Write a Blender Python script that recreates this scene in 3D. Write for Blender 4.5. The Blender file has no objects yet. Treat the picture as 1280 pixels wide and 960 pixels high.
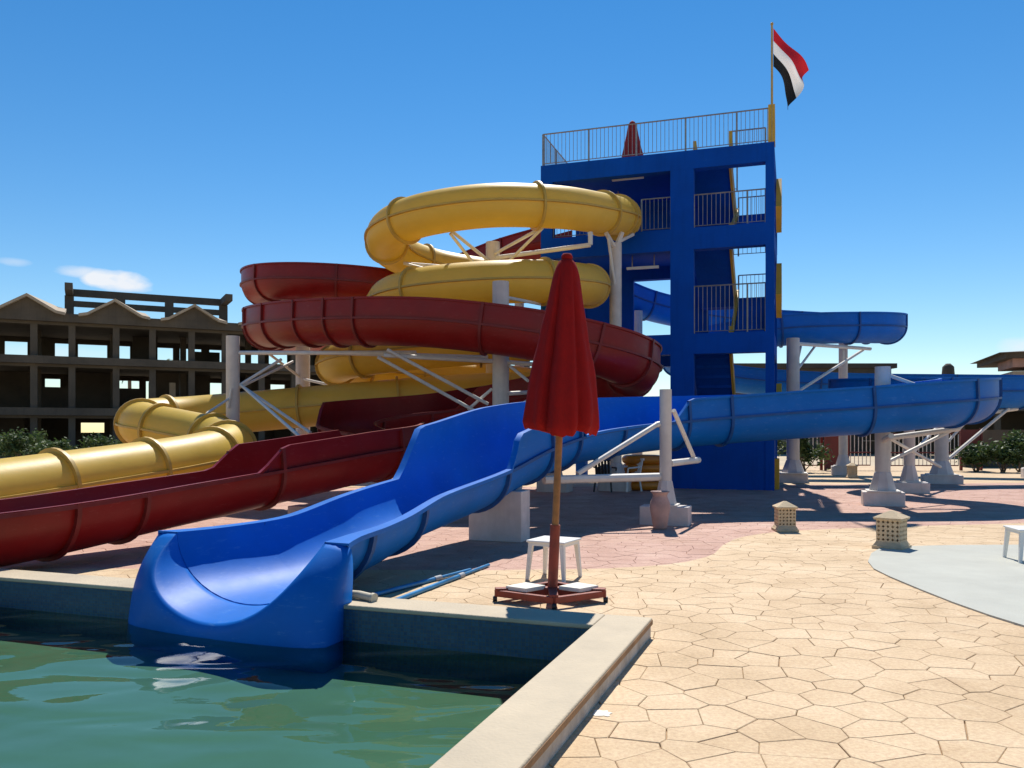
import bpy, math, random
from mathutils import Vector, Matrix
random.seed(7)
sc = bpy.context.scene
# ------------------------------------------------------------------ camera, sky, sun, exposure
F, CAMH, HOR = 1050.0, 1.6, 540.0          # focal length and horizon row in photograph pixels
cd = bpy.data.cameras.new('camera'); cam = bpy.data.objects.new('camera', cd)
sc.collection.objects.link(cam); sc.camera = cam
cam.location = (0, 0, CAMH); cam.rotation_euler = (math.radians(90), 0, 0)
cd.sensor_width = 36; cd.lens = F / 1280 * 36; cd.shift_y = (HOR - 480) / 1280
cd.clip_start = 0.05; cd.clip_end = 3000
SUN_EL, SUN_AZ = math.radians(53), math.radians(7.4)
sdir = Vector((math.sin(SUN_AZ) * math.cos(SUN_EL), math.cos(SUN_AZ) * math.cos(SUN_EL), math.sin(SUN_EL)))
w = bpy.data.worlds.new('World'); sc.world = w; w.use_nodes = True
nt = w.node_tree; nt.nodes.clear()
def N(t, typ, **kw):
    n = t.nodes.new(typ)
    for k, v in kw.items():
        if k in n.inputs: n.inputs[k].default_value = v
        else: setattr(n, k, v)
    return n
wo = N(nt, 'ShaderNodeOutputWorld'); bg = N(nt, 'ShaderNodeBackground'); bg.inputs['Strength'].default_value = 0.088
sky = N(nt, 'ShaderNodeTexSky'); sky.sky_type = 'NISHITA'; sky.sun_disc = False
sky.sun_elevation = SUN_EL; sky.sun_rotation = SUN_AZ; sky.air_density = 1.0; sky.dust_density = 0.0; sky.ozone_density = 2.2
# a few small fair-weather clouds low over the horizon
tc = N(nt, 'ShaderNodeTexCoord')
sep = N(nt, 'ShaderNodeSeparateXYZ'); nt.links.new(tc.outputs['Generated'], sep.inputs[0])
mp = N(nt, 'ShaderNodeMapping'); mp.inputs['Scale'].default_value = (7, 7, 26); mp.inputs['Location'].default_value = (1.3, 0.4, 0.9)
nt.links.new(tc.outputs['Generated'], mp.inputs[0])
nz = N(nt, 'ShaderNodeTexNoise'); nz.inputs['Scale'].default_value = 1.0; nz.inputs['Detail'].default_value = 6; nz.inputs['Roughness'].default_value = 0.55
nt.links.new(mp.outputs[0], nz.inputs['Vector'])
def mnode(t, op, a, b=None, clamp=False):
    n = t.nodes.new('ShaderNodeMath'); n.operation = op; n.use_clamp = clamp
    for i, x in enumerate((a, b)):
        if x is None: continue
        if isinstance(x, (int, float)): n.inputs[i].default_value = x
        else: t.links.new(x, n.inputs[i])
    return n.outputs[0]
def cloud(px, py, wx, wy, amt):
    d = Vector(((px - 640) / F, 1, (HOR - py) / F)).normalized()
    ax = mnode(nt, 'DIVIDE', mnode(nt, 'SUBTRACT', sep.outputs[0], d.x), wx / F)
    az = mnode(nt, 'DIVIDE', mnode(nt, 'SUBTRACT', sep.outputs[2], d.z), wy / F)
    ay = mnode(nt, 'GREATER_THAN', sep.outputs[1], 0)
    r2 = mnode(nt, 'ADD', mnode(nt, 'MULTIPLY', ax, ax), mnode(nt, 'MULTIPLY', az, az))
    m = mnode(nt, 'SUBTRACT', 1.0, r2)
    m = mnode(nt, 'ADD', m, mnode(nt, 'MULTIPLY', mnode(nt, 'SUBTRACT', nzf.outputs[0], 0.5), 2.6))
    m = mnode(nt, 'MULTIPLY', m, amt, True)
    return mnode(nt, 'MULTIPLY', m, ay)
mpf = N(nt, 'ShaderNodeMapping'); mpf.inputs['Scale'].default_value = (22, 22, 48); nt.links.new(tc.outputs['Generated'], mpf.inputs[0])
nzf = N(nt, 'ShaderNodeTexNoise'); nzf.inputs['Scale'].default_value = 1.0; nzf.inputs['Detail'].default_value = 7; nt.links.new(mpf.outputs[0], nzf.inputs['Vector'])
cm = None
for c in ((145, 350, 34, 13, 1.3), (100, 340, 26, 7, 0.6), (20, 327, 16, 5, 0.3), (60, 440, 60, 9, 0.25), (1290, 432, 30, 12, 0.5), (1000, 425, 90, 10, 0.10)):
    x = cloud(*c); cm = x if cm is None else mnode(nt, 'MAXIMUM', cm, x)
mix = N(nt, 'ShaderNodeMixRGB'); nt.links.new(cm, mix.inputs[0]); hs = N(nt, 'ShaderNodeHueSaturation'); hs.inputs['Saturation'].default_value = 1.36; hs.inputs['Value'].default_value = 1.16; nt.links.new(sky.outputs[0], hs.inputs['Color']); nt.links.new(hs.outputs[0], mix.inputs[1]); mix.inputs[2].default_value = (8.2, 8.6, 9.2, 1)
nt.links.new(mix.outputs[0], bg.inputs['Color']); nt.links.new(bg.outputs[0], wo.inputs[0])
sl = bpy.data.lights.new('sun', 'SUN'); sl.energy = 5.0; sl.angle = math.radians(0.53); sl.color = (1.0, 0.95, 0.86)
so = bpy.data.objects.new('sun', sl); sc.collection.objects.link(so)
so.rotation_euler = sdir.to_track_quat('Z', 'Y').to_euler(); so.location = (0, 0, 40)
vs = sc.view_settings; vs.view_transform = 'Standard'; vs.look = 'None'; vs.gamma = 1; vs.exposure = 0.25; vs.use_curve_mapping = False
sc.cycles.use_denoising = True

# ------------------------------------------------------------------ helpers
def P(px, py, D): return Vector(((px - 640) * D / F, D, CAMH + (HOR - py) * D / F))
ORG = {}
def V(*a): return Vector(a if len(a) > 1 else a[0])
class MB:
    def __init__(s): s.v, s.f, s.m = [], [], []
    def quad(s, pts, mi=0):
        b = len(s.v); s.v += [Vector(p) for p in pts]; s.f.append(tuple(range(b, b + len(pts)))); s.m.append(mi)
    def hexa(s, c, mi=0):          # 8 corners: bottom 4 ccw, top 4 ccw
        b = len(s.v); s.v += [Vector(p) for p in c]
        for q in ((3, 2, 1, 0), (4, 5, 6, 7), (0, 1, 5, 4), (1, 2, 6, 5), (2, 3, 7, 6), (3, 0, 4, 7)):
            s.f.append(tuple(b + i for i in q)); s.m.append(mi)
        return s
    def box(s, lo, hi, mi=0, X=Vector((1, 0, 0)), Y=Vector((0, 1, 0)), O=Vector((0, 0, 0))):
        def t(x, y, z): return O + X * x + Y * y + Vector((0, 0, z))
        (a, b, c), (d, e, f) = lo, hi
        return s.hexa([t(a, b, c), t(d, b, c), t(d, e, c), t(a, e, c), t(a, b, f), t(d, b, f), t(d, e, f), t(a, e, f)], mi)
    def tube(s, p, q, r, n=10, r2=None, cap=True, mi=0):
        p, q = Vector(p), Vector(q); r2 = r if r2 is None else r2
        t = (q - p).normalized(); a = t.cross(Vector((0, 0, 1)))
        if a.length < 1e-3: a = Vector((1, 0, 0))
        a.normalize(); c = t.cross(a); b = len(s.v)
        for (o, rr) in ((p, r), (q, r2)):
            for i in range(n):
                th = 2 * math.pi * i / n; s.v.append(o + (a * math.cos(th) + c * math.sin(th)) * rr)
        for i in range(n):
            j = (i + 1) % n; s.f.append((b + i, b + n + i, b + n + j, b + j)); s.m.append(mi)
        if cap:
            s.f.append(tuple(b + i for i in range(n))); s.m.append(mi)
            s.f.append(tuple(b + n + i for i in reversed(range(n)))); s.m.append(mi)
        return s
    def path(s, pts, r, n=8):
        for a, b in zip(pts[:-1], pts[1:]): s.tube(a, b, r, n)
        return s
    def lathe(s, o, prof, n=16, fold=None):
        b = len(s.v); o = Vector(o)
        for k, (r, z) in enumerate(prof):
            for i in range(n):
                th = 2 * math.pi * i / n; rr, dz = (r, 0) if fold is None else fold(k, th, r)
                s.v.append(o + Vector((math.cos(th) * rr, math.sin(th) * rr, z + dz)))
        for k in range(len(prof) - 1):
            for i in range(n):
                j = (i + 1) % n; s.f.append((b + k * n + i, b + k * n + j, b + (k + 1) * n + j, b + (k + 1) * n + i)); s.m.append(0)
        s.f.append(tuple(b + i for i in reversed(range(n)))); s.m.append(0)
        e = b + (len(prof) - 1) * n; s.f.append(tuple(e + i for i in range(n))); s.m.append(0)
        return s
    def rings(s, R, closed=True, caps=True):   # sweep rings of equal point count
        b = len(s.v); n = len(R[0])
        for r in R: s.v += r
        for k in range(len(R) - 1):
            for i in range(n if closed else n - 1):
                j = (i + 1) % n
                s.f.append((b + k * n + i, b + k * n + j, b + (k + 1) * n + j, b + (k + 1) * n + i)); s.m.append(0)
        return s
    def build(s, name, mat, parent=None, smooth=False, auto=None):
        o0 = Vector((0, 0, 0))
        if parent is not None: o0 = ORG.get(parent.name, Vector((0, 0, 0)))
        me = bpy.data.meshes.new(name); me.from_pydata([tuple(p - o0) for p in s.v], [], s.f); me.validate(); me.update()
        mats = mat if isinstance(mat, (list, tuple)) else [mat]
        for m in mats: me.materials.append(m)
        if len(mats) > 1 and len(me.polygons) == len(s.m): me.polygons.foreach_set('material_index', s.m)
        if smooth:
            me.polygons.foreach_set('use_smooth', [True] * len(me.polygons))
            if auto:
                try: me.set_sharp_from_angle(angle=math.radians(auto))
                except Exception: pass
        o = bpy.data.objects.new(name, me); sc.collection.objects.link(o)
        if parent is not None: o.parent = parent; ORG[o.name] = o0
        return o
def thing(name, loc, label, cat, group=None):
    o = bpy.data.objects.new(name, None); sc.collection.objects.link(o); o.location = loc; o.empty_display_size = 0.2
    ORG[o.name] = Vector(loc); o['label'] = label; o['category'] = cat
    if group: o['group'] = group
    return o
def tag(o, label, cat, group=None):
    o['label'] = label; o['category'] = cat
    if group: o['group'] = group
    return o
def struct(o): o['kind'] = 'structure'; return o
def bevel(o, wd=0.01, seg=2):
    m = o.modifiers.new('bevel', 'BEVEL'); m.width = wd; m.segments = seg; m.limit_method = 'ANGLE'; m.angle_limit = math.radians(40)
    return o

# ------------------------------------------------------------------ materials
def mat(name, col, rough=0.5, var=0.12, scale=3.0, bump=0.0, bscale=40.0, col2=None, spec=0.5, coat=0.0, metal=0.0, streak=0.0, transl=0.0, dust=0.0, wear=None):
    m = bpy.data.materials.new(name); m.use_nodes = True; t = m.node_tree; b = t.nodes['Principled BSDF']
    geo = N(t, 'ShaderNodeNewGeometry')
    n1 = N(t, 'ShaderNodeTexNoise'); n1.inputs['Scale'].default_value = scale; n1.inputs['Detail'].default_value = 7; n1.inputs['Roughness'].default_value = 0.62
    t.links.new(geo.outputs['Position'], n1.inputs['Vector'])
    rp = N(t, 'ShaderNodeValToRGB'); rp.color_ramp.elements[0].position = 0.32; rp.color_ramp.elements[1].position = 0.68
    c2 = col2 or tuple(min(1, c * (1 + var)) for c in col); c1 = tuple(c * (1 - var) for c in col)
    rp.color_ramp.elements[0].color = (*c1, 1); rp.color_ramp.elements[1].color = (*c2, 1)
    t.links.new(n1.outputs[0], rp.inputs[0]); cout = rp.outputs[0]
    if streak:
        mp = N(t, 'ShaderNodeMapping'); mp.inputs['Scale'].default_value = (6, 6, 0.6); t.links.new(geo.outputs['Position'], mp.inputs[0])
        n3 = N(t, 'ShaderNodeTexNoise'); n3.inputs['Scale'].default_value = 1.5; n3.inputs['Detail'].default_value = 5; t.links.new(mp.outputs[0], n3.inputs['Vector'])
        f = mnode(t, 'MULTIPLY', mnode(t, 'SUBTRACT', n3.outputs[0], 0.5), streak * 3, True)
        mx = N(t, 'ShaderNodeMixRGB'); t.links.new(f, mx.inputs[0]); t.links.new(cout, mx.inputs[1]); mx.inputs[2].default_value = (*(c * 0.45 for c in col), 1); cout = mx.outputs[0]
    if dust:
        n4 = N(t, 'ShaderNodeTexNoise'); n4.inputs['Scale'].default_value = 1.7; n4.inputs['Detail'].default_value = 8; n4.inputs['Roughness'].default_value = 0.7
        t.links.new(geo.outputs['Position'], n4.inputs['Vector'])
        f = mnode(t, 'MULTIPLY', mnode(t, 'SUBTRACT', n4.outputs[0], 0.38), dust * 2.2, True)
        mx = N(t, 'ShaderNodeMixRGB'); t.links.new(f, mx.inputs[0]); t.links.new(cout, mx.inputs[1]); mx.inputs[2].default_value = (0.42, 0.36, 0.27, 1); cout = mx.outputs[0]
    if wear:                       # scuffs and limescale in short drawn-out flecks
        mp = N(t, 'ShaderNodeMapping'); mp.inputs['Scale'].default_value = (2.2, 2.2, 9.0); mp.inputs['Rotation'].default_value = (0.5, 0.3, 0.9); t.links.new(geo.outputs['Position'], mp.inputs[0])
        n5 = N(t, 'ShaderNodeTexNoise'); n5.inputs['Scale'].default_value = 2.4; n5.inputs['Detail'].default_value = 10; n5.inputs['Roughness'].default_value = 0.75; t.links.new(mp.outputs[0], n5.inputs['Vector'])
        f = mnode(t, 'MULTIPLY', mnode(t, 'SUBTRACT', n5.outputs[0], 0.57), 4.5, True)
        f = mnode(t, 'MULTIPLY', f, 0.6)
        mx = N(t, 'ShaderNodeMixRGB'); t.links.new(f, mx.inputs[0]); t.links.new(cout, mx.inputs[1]); mx.inputs[2].default_value = (*wear, 1); cout = mx.outputs[0]
    t.links.new(cout, b.inputs['Base Color'])
    n2 = N(t, 'ShaderNodeTexNoise'); n2.inputs['Scale'].default_value = bscale; n2.inputs['Detail'].default_value = 6
    t.links.new(geo.outputs['Position'], n2.inputs['Vector'])
    rr = N(t, 'ShaderNodeMapRange'); rr.inputs['To Min'].default_value = max(0.03, rough - 0.12); rr.inputs['To Max'].default_value = min(1, rough + 0.12)
    t.links.new(n1.outputs[0], rr.inputs['Value']); t.links.new(rr.outputs[0], b.inputs['Roughness'])
    b.inputs['Specular IOR Level'].default_value = spec; b.inputs['Coat Weight'].default_value = coat; b.inputs['Coat Roughness'].default_value = 0.12; b.inputs['Metallic'].default_value = metal
    if bump:
        bp = N(t, 'ShaderNodeBump'); bp.inputs['Strength'].default_value = bump; bp.inputs['Distance'].default_value = 0.02
        t.links.new(n2.outputs[0], bp.inputs['Height']); t.links.new(bp.outputs[0], b.inputs['Normal'])
    if transl:
        tr = N(t, 'ShaderNodeBsdfTranslucent'); t.links.new(cout, tr.inputs['Color']); ms = N(t, 'ShaderNodeMixShader'); ms.inputs[0].default_value = transl
        t.links.new(b.outputs[0], ms.inputs[1]); t.links.new(tr.outputs[0], ms.inputs[2]); t.links.new(ms.outputs[0], t.nodes['Material Output'].inputs['Surface'])
    return m
M = {}
M['yellow'] = mat('yellow_fibreglass', (0.80, 0.56, 0.085), 0.45, 0.06, 1.2, 0.05, 14, transl=0.32, dust=0.03, wear=(0.80, 0.66, 0.28))
M['yellow_joint'] = mat('yellow_joint', (0.55, 0.34, 0.05), 0.5, 0.12, 4, dust=0.15)
M['red'] = mat('red_fibreglass', (0.22, 0.006, 0.006), 0.42, 0.12, 1.4, 0.05, 12, coat=0.04, spec=0.25, dust=0.03, wear=(0.36, 0.10, 0.09))
M['red_joint'] = mat('red_joint', (0.17, 0.012, 0.012), 0.5, 0.15, 4, spec=0.3, dust=0.08)
M['blue'] = mat('blue_fibreglass', (0.002, 0.14, 0.53), 0.48, 0.10, 1.4, 0.05, 12, coat=0.0, spec=0.16, dust=0.03, wear=(0.16, 0.34, 0.62))
M['blue_joint'] = mat('blue_joint', (0.006, 0.075, 0.27), 0.5, 0.2, 4, spec=0.25, dust=0.08)
M['tower'] = mat('blue_wall_paint', (0.001, 0.072, 0.40), 0.7, 0.10, 1.0, 0.2, 60, streak=0.3, spec=0.12, wear=(0.03, 0.13, 0.38))
M['ochre'] = mat('ochre_wall_paint', (0.62, 0.36, 0.03), 0.6, 0.1, 2, 0.1, 50)
M['rail'] = mat('steel_rail', (0.30, 0.27, 0.24), 0.42, 0.2, 6, metal=0.4)
M['white'] = mat('white_painted_steel', (0.72, 0.68, 0.62), 0.5, 0.08, 2.5, 0.08, 40, streak=0.2, dust=0.12)
M['post'] = mat('painted_concrete_post', (0.66, 0.59, 0.53), 0.75, 0.1, 3, 0.2, 60, streak=0.25, dust=0.2)
M['block'] = mat('whitewashed_concrete', (0.66, 0.60, 0.57), 0.85, 0.12, 3, 0.35, 50, streak=0.2, dust=0.25)
M['umb'] = mat('red_canvas', (0.35, 0.010, 0.009), 0.85, 0.12, 9, 0.25, 220, spec=0.2, transl=0.12)
M['umb_old'] = mat('faded_red_canvas', (0.34, 0.035, 0.03), 0.85, 0.12, 9, 0.25, 220, spec=0.2)
M['wood'] = mat('varnished_wood', (0.30, 0.12, 0.03), 0.5, 0.3, 12, 0.2, 90)
M['redwood'] = mat('red_stained_wood', (0.25, 0.035, 0.016), 0.55, 0.25, 10, 0.2, 90)
M['slab'] = mat('white_stone_slab', (0.78, 0.72, 0.62), 0.8, 0.08, 6, 0.3, 60)
M['plastic'] = mat('white_plastic', (0.80, 0.78, 0.74), 0.4, 0.05, 4, dust=0.08)
M['black'] = mat('black_plastic', (0.02, 0.02, 0.022), 0.5, 0.2, 6)
M['coping'] = mat('cream_coping', (0.50, 0.41, 0.285), 0.75, 0.14, 2.2, 0.3, 45, dust=0.15)
M['kerb'] = mat('grey_kerb', (0.50, 0.44, 0.38), 0.8, 0.3, 5, 0.4, 40, streak=0.3)
M['kerbedge'] = mat('brown_kerb_edge', (0.34, 0.19, 0.09), 0.8, 0.3, 5, 0.4, 40)
M['concrete'] = mat('grey_concrete_patch', (0.44, 0.44, 0.385), 0.85, 0.10, 1.3, 0.25, 70, dust=0.10)
M['grout'] = mat('dark_joint', (0.38, 0.25, 0.145), 0.95, 0.3, 6)
M['sand'] = mat('dry_sandy_ground', (0.50, 0.40, 0.27), 0.95, 0.15, 0.4, 0.4, 12)
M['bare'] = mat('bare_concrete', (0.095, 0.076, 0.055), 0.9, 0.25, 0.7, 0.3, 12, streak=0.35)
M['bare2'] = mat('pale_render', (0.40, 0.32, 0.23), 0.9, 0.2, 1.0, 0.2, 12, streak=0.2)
M['pink'] = mat('pink_roof', (0.42, 0.24, 0.19), 0.85, 0.2, 1.0, 0.2, 12)
M['maroon'] = mat('maroon_paint', (0.17, 0.02, 0.015), 0.55, 0.15, 3)
M['lantern'] = mat('cast_sandstone', (0.60, 0.46, 0.29), 0.9, 0.15, 9, 0.4, 60, dust=0.2)
M['leaf'] = mat('green_leaf', (0.06, 0.10, 0.025), 0.6, 0.5, 3.0, transl=0.25)
M['bark'] = mat('bark', (0.16, 0.11, 0.07), 0.9, 0.3, 8, 0.5, 30)
M['orange'] = mat('orange_vinyl', (0.60, 0.20, 0.015), 0.35, 0.1, 3)
M['grey'] = mat('grey_plastic', (0.30, 0.33, 0.36), 0.5, 0.1, 4)
M['pipe'] = mat('blue_pool_pole', (0.03, 0.20, 0.42), 0.35, 0.2, 5, metal=0.2)
M['beige'] = mat('beige_pipe', (0.55, 0.48, 0.36), 0.6, 0.15, 6)
M['gold'] = mat('gold_paint', (0.50, 0.33, 0.08), 0.45, 0.12, 4)
M['f_red'] = mat('flag_red', (0.50, 0.012, 0.02), 0.8, 0.06, 6, transl=0.3)
M['f_white'] = mat('flag_white', (0.78, 0.76, 0.74), 0.8, 0.04, 6, transl=0.3)
M['f_black'] = mat('flag_black', (0.012, 0.012, 0.014), 0.8, 0.1, 6)
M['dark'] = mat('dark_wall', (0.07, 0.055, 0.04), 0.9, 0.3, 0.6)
M['clay'] = mat('pink_clay', (0.46, 0.30, 0.26), 0.85, 0.15, 6, 0.3, 40, dust=0.2)
M['lime'] = mat('spilt_plaster', (0.78, 0.74, 0.66), 0.95, 0.08, 8, 0.3, 60)

def paving_mat():
    m = bpy.data.materials.new('stamped_paving'); m.use_nodes = True; t = m.node_tree; b = t.nodes['Principled BSDF']
    geo = N(t, 'ShaderNodeNewGeometry'); sp = N(t, 'ShaderNodeSeparateXYZ'); t.links.new(geo.outputs['Position'], sp.inputs[0])
    def noise(s, d=6, r=0.6, vec=None):
        n = N(t, 'ShaderNodeTexNoise'); n.inputs['Scale'].default_value = s; n.inputs['Detail'].default_value = d; n.inputs['Roughness'].default_value = r
        t.links.new(vec or geo.outputs['Position'], n.inputs['Vector']); return n.outputs[0]
    def ramp(f, stops):
        r = N(t, 'ShaderNodeValToRGB'); e = r.color_ramp.elements
        while len(e) < len(stops): e.new(0.5)
        for x, (p, c) in zip(e, stops): x.position = p; x.color = (*c, 1)
        t.links.new(f, r.inputs[0]); return r.outputs[0]
    def mixc(f, a, c, typ='MIX'):
        x = N(t, 'ShaderNodeMixRGB'); x.blend_type = typ
        for i, q in enumerate((f, a, c)):
            if isinstance(q, (int, float)): x.inputs[i].default_value = q
            elif isinstance(q, tuple): x.inputs[i].default_value = (*q, 1)
            else: t.links.new(q, x.inputs[i])
        return x.outputs[0]
    sand = ramp(noise(1.1, 8, 0.65), [(0.28, (0.48, 0.335, 0.19)), (0.5, (0.60, 0.435, 0.265)), (0.72, (0.67, 0.515, 0.335))])
    pink = ramp(noise(1.3, 8, 0.65), [(0.28, (0.40, 0.22, 0.165)), (0.5, (0.50, 0.30, 0.235)), (0.75, (0.58, 0.38, 0.30))])
    # dyed zones: the border between the sand and the rose colour is a curve over x
    fc = N(t, 'ShaderNodeFloatCurve'); cu = fc.mapping.curves[0]
    pts = [(-20, 10.0), (-3, 9.8), (0.2, 9.75), (1.6, 10.0), (2.45, 10.7), (3.05, 12.0), (3.7, 13.0), (4.6, 13.6), (7, 14.3), (9.5, 15.0), (10.8, 16.4), (20, 19)]
    q = [((x + 20) / 40, y / 25) for x, y in pts]
    cu.points[0].location = q[0]; cu.points[-1].location = (1, q[-1][1])
    for x, y in q[1:-1]: cu.points.new(x, y)
    fc.mapping.update()
    xn = mnode(t, 'DIVIDE', mnode(t, 'ADD', sp.outputs[0], 20), 40, True); t.links.new(xn, fc.inputs['Value'])
    bd = mnode(t, 'MULTIPLY', fc.outputs[0], 25)
    f1 = mnode(t, 'MULTIPLY', mnode(t, 'SUBTRACT', sp.outputs[1], bd), 30, True)
    f2 = mnode(t, 'MULTIPLY', mnode(t, 'SUBTRACT', mnode(t, 'ADD', 24.6, mnode(t, 'MULTIPLY', sp.outputs[0], 0.12)), sp.outputs[1]), 12, True)
    col = mixc(mnode(t, 'MULTIPLY', f1, f2), sand, pink)
    # release-agent stains, worn pale patches and drifted dirt
    st = mnode(t, 'MULTIPLY', mnode(t, 'SUBTRACT', noise(0.45, 7, 0.7), 0.56), 5, True)
    col = mixc(mnode(t, 'MULTIPLY', st, 0.45), col, (0.33, 0.19, 0.09))
    mp = N(t, 'ShaderNodeMapping'); mp.inputs['Scale'].default_value = (0.8, 2.4, 1); t.links.new(geo.outputs['Position'], mp.inputs[0])
    s2 = mnode(t, 'MULTIPLY', mnode(t, 'SUBTRACT', noise(1.4, 9, 0.75, mp.outputs[0]), 0.60), 9, True)
    col = mixc(mnode(t, 'MULTIPLY', s2, 0.45), col, (0.36, 0.20, 0.085))
    pale = mnode(t, 'MULTIPLY', mnode(t, 'SUBTRACT', noise(2.6, 8, 0.7), 0.58), 5, True)
    col = mixc(mnode(t, 'MULTIPLY', pale, 0.6), col, (0.74, 0.60, 0.42))
    fine = noise(38, 5, 0.7); col = mixc(0.45, col, ramp(fine, [(0.3, (0.25, 0.25, 0.25)), (0.7, (0.75, 0.75, 0.75))]), 'OVERLAY')
    oi = N(t, 'ShaderNodeObjectInfo')
    at = N(t, 'ShaderNodeAttribute'); at.attribute_name = 'tint'
    col = mixc(1.0, col, ramp(at.outputs['Fac'], [(0.0, (0.93, 0.91, 0.88)), (1.0, (1, 1, 1))]), 'MULTIPLY')
    t.links.new(col, b.inputs['Base Color']); b.inputs['Roughness'].default_value = 0.72; b.inputs['Specular IOR Level'].default_value = 0.3
    bp = N(t, 'ShaderNodeBump'); bp.inputs['Strength'].default_value = 0.5; bp.inputs['Distance'].default_value = 0.012
    h = mnode(t, 'ADD', mnode(t, 'MULTIPLY', noise(9, 8, 0.6), 1.0), mnode(t, 'MULTIPLY', fine, 0.25)); t.links.new(h, bp.inputs['Height']); t.links.new(bp.outputs[0], b.inputs['Normal'])
    return m
M['paving'] = paving_mat()

def water_mat():
    m = bpy.data.materials.new('pool_water'); m.use_nodes = True; t = m.node_tree; t.nodes.clear()
    out = N(t, 'ShaderNodeOutputMaterial'); geo = N(t, 'ShaderNodeNewGeometry')
    mp = N(t, 'ShaderNodeMapping'); mp.inputs['Scale'].default_value = (0.75, 1.5, 1); mp.inputs['Rotation'].default_value = (0, 0, 0.3); t.links.new(geo.outputs['Position'], mp.inputs[0])
    n1 = N(t, 'ShaderNodeTexNoise'); n1.inputs['Scale'].default_value = 1.3; n1.inputs['Detail'].default_value = 1.2; n1.inputs['Roughness'].default_value = 0.4; n1.inputs['Distortion'].default_value = 0.5; t.links.new(mp.outputs[0], n1.inputs['Vector'])
    n2 = N(t, 'ShaderNodeTexNoise'); n2.inputs['Scale'].default_value = 8; n2.inputs['Detail'].default_value = 2; t.links.new(mp.outputs[0], n2.inputs['Vector'])
    h = mnode(t, 'ADD', n1.outputs[0], mnode(t, 'MULTIPLY', n2.outputs[0], 0.012))
    bp = N(t, 'ShaderNodeBump'); bp.inputs['Strength'].default_value = 0.5; bp.inputs['Distance'].default_value = 0.10; t.links.new(h, bp.inputs['Height'])
    fr = N(t, 'ShaderNodeFresnel'); fr.inputs['IOR'].default_value = 1.33; t.links.new(bp.outputs[0], fr.inputs['Normal'])
    gl = N(t, 'ShaderNodeBsdfGlossy'); gl.inputs['Roughness'].default_value = 0.02; t.links.new(bp.outputs[0], gl.inputs['Normal'])
    tr = N(t, 'ShaderNodeBsdfTransparent'); tr.inputs['Color'].default_value = (0.66, 0.86, 0.76, 1)
    ms = N(t, 'ShaderNodeMixShader'); t.links.new(fr.outputs[0], ms.inputs[0]); t.links.new(tr.outputs[0], ms.inputs[1]); t.links.new(gl.outputs[0], ms.inputs[2]); t.links.new(ms.outputs[0], out.inputs['Surface'])
    return m
M['algae'] = mat('algae_pool_floor', (0.055, 0.115, 0.065), 0.9, 0.0, 0.8, col2=(0.085, 0.165, 0.13))
M['water'] = water_mat()
def tile_mat():
    m = bpy.data.materials.new('pool_mosaic'); m.use_nodes = True; t = m.node_tree; b = t.nodes['Principled BSDF']
    tcn = N(t, 'ShaderNodeTexCoord'); mp = N(t, 'ShaderNodeMapping'); mp.inputs['Rotation'].default_value = (math.radians(90), 0, 0); t.links.new(tcn.outputs['UV'], mp.inputs[0])
    br = N(t, 'ShaderNodeTexBrick'); br.offset = 0; br.inputs['Scale'].default_value = 1; br.inputs['Brick Width'].default_value = 0.03; br.inputs['Row Height'].default_value = 0.03; br.inputs['Mortar Size'].default_value = 0.0025
    br.inputs['Color1'].default_value = (0.010, 0.05, 0.12, 1); br.inputs['Color2'].default_value = (0.02, 0.085, 0.16, 1); br.inputs['Mortar'].default_value = (0.04, 0.07, 0.075, 1)
    t.links.new(tcn.outputs['UV'], br.inputs['Vector']); t.links.new(br.outputs[0], b.inputs['Base Color']); b.inputs['Roughness'].default_value = 0.25
    return m
M['tile'] = tile_mat()

# ------------------------------------------------------------------ site grid (pool and tower share one orientation)
A = math.radians(18.5)
U = Vector((math.cos(A), -math.sin(A), 0)); W = Vector((math.sin(A), math.cos(A), 0))
PC = Vector((0.61, 6.32, 0))                                  # inner pool corner
AP = math.radians(19.9); UP = Vector((math.cos(AP), -math.sin(AP), 0)); WP = Vector((math.sin(AP), math.cos(AP), 0))
def G(p, q, z=0): return PC + UP * p + WP * q + Vector((0, 0, z))
def Ginv(x, y):
    d = Vector((x, y, 0)) - PC; return d.dot(UP), d.dot(WP)
def ring_sheet(name, z, m, e):                                # sheet with the pool cut out
    b = MB(); xs = [-e, -16, 0, e]; ys = [-e, -8, 0, e]
    for i in range(3):
        for j in range(3):
            if i == 1 and j == 1: continue
            b.quad([G(xs[i], ys[j], z), G(xs[i + 1], ys[j], z), G(xs[i + 1], ys[j + 1], z), G(xs[i], ys[j + 1], z)])
    return struct(b.build(name, m))
ring_sheet('ground', -0.04, M['sand'], 700)
pav = ring_sheet('pavement', -0.016, M['grout'], 22)
# far plaza beyond the built stones: smooth stamped sheet
b = MB(); b.quad([V(-30, 24.5, -0.006), V(34, 24.5, -0.006), V(34, 40, -0.006), V(-30, 40, -0.006)]); struct(b.build('plaza', M['paving']))

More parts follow.
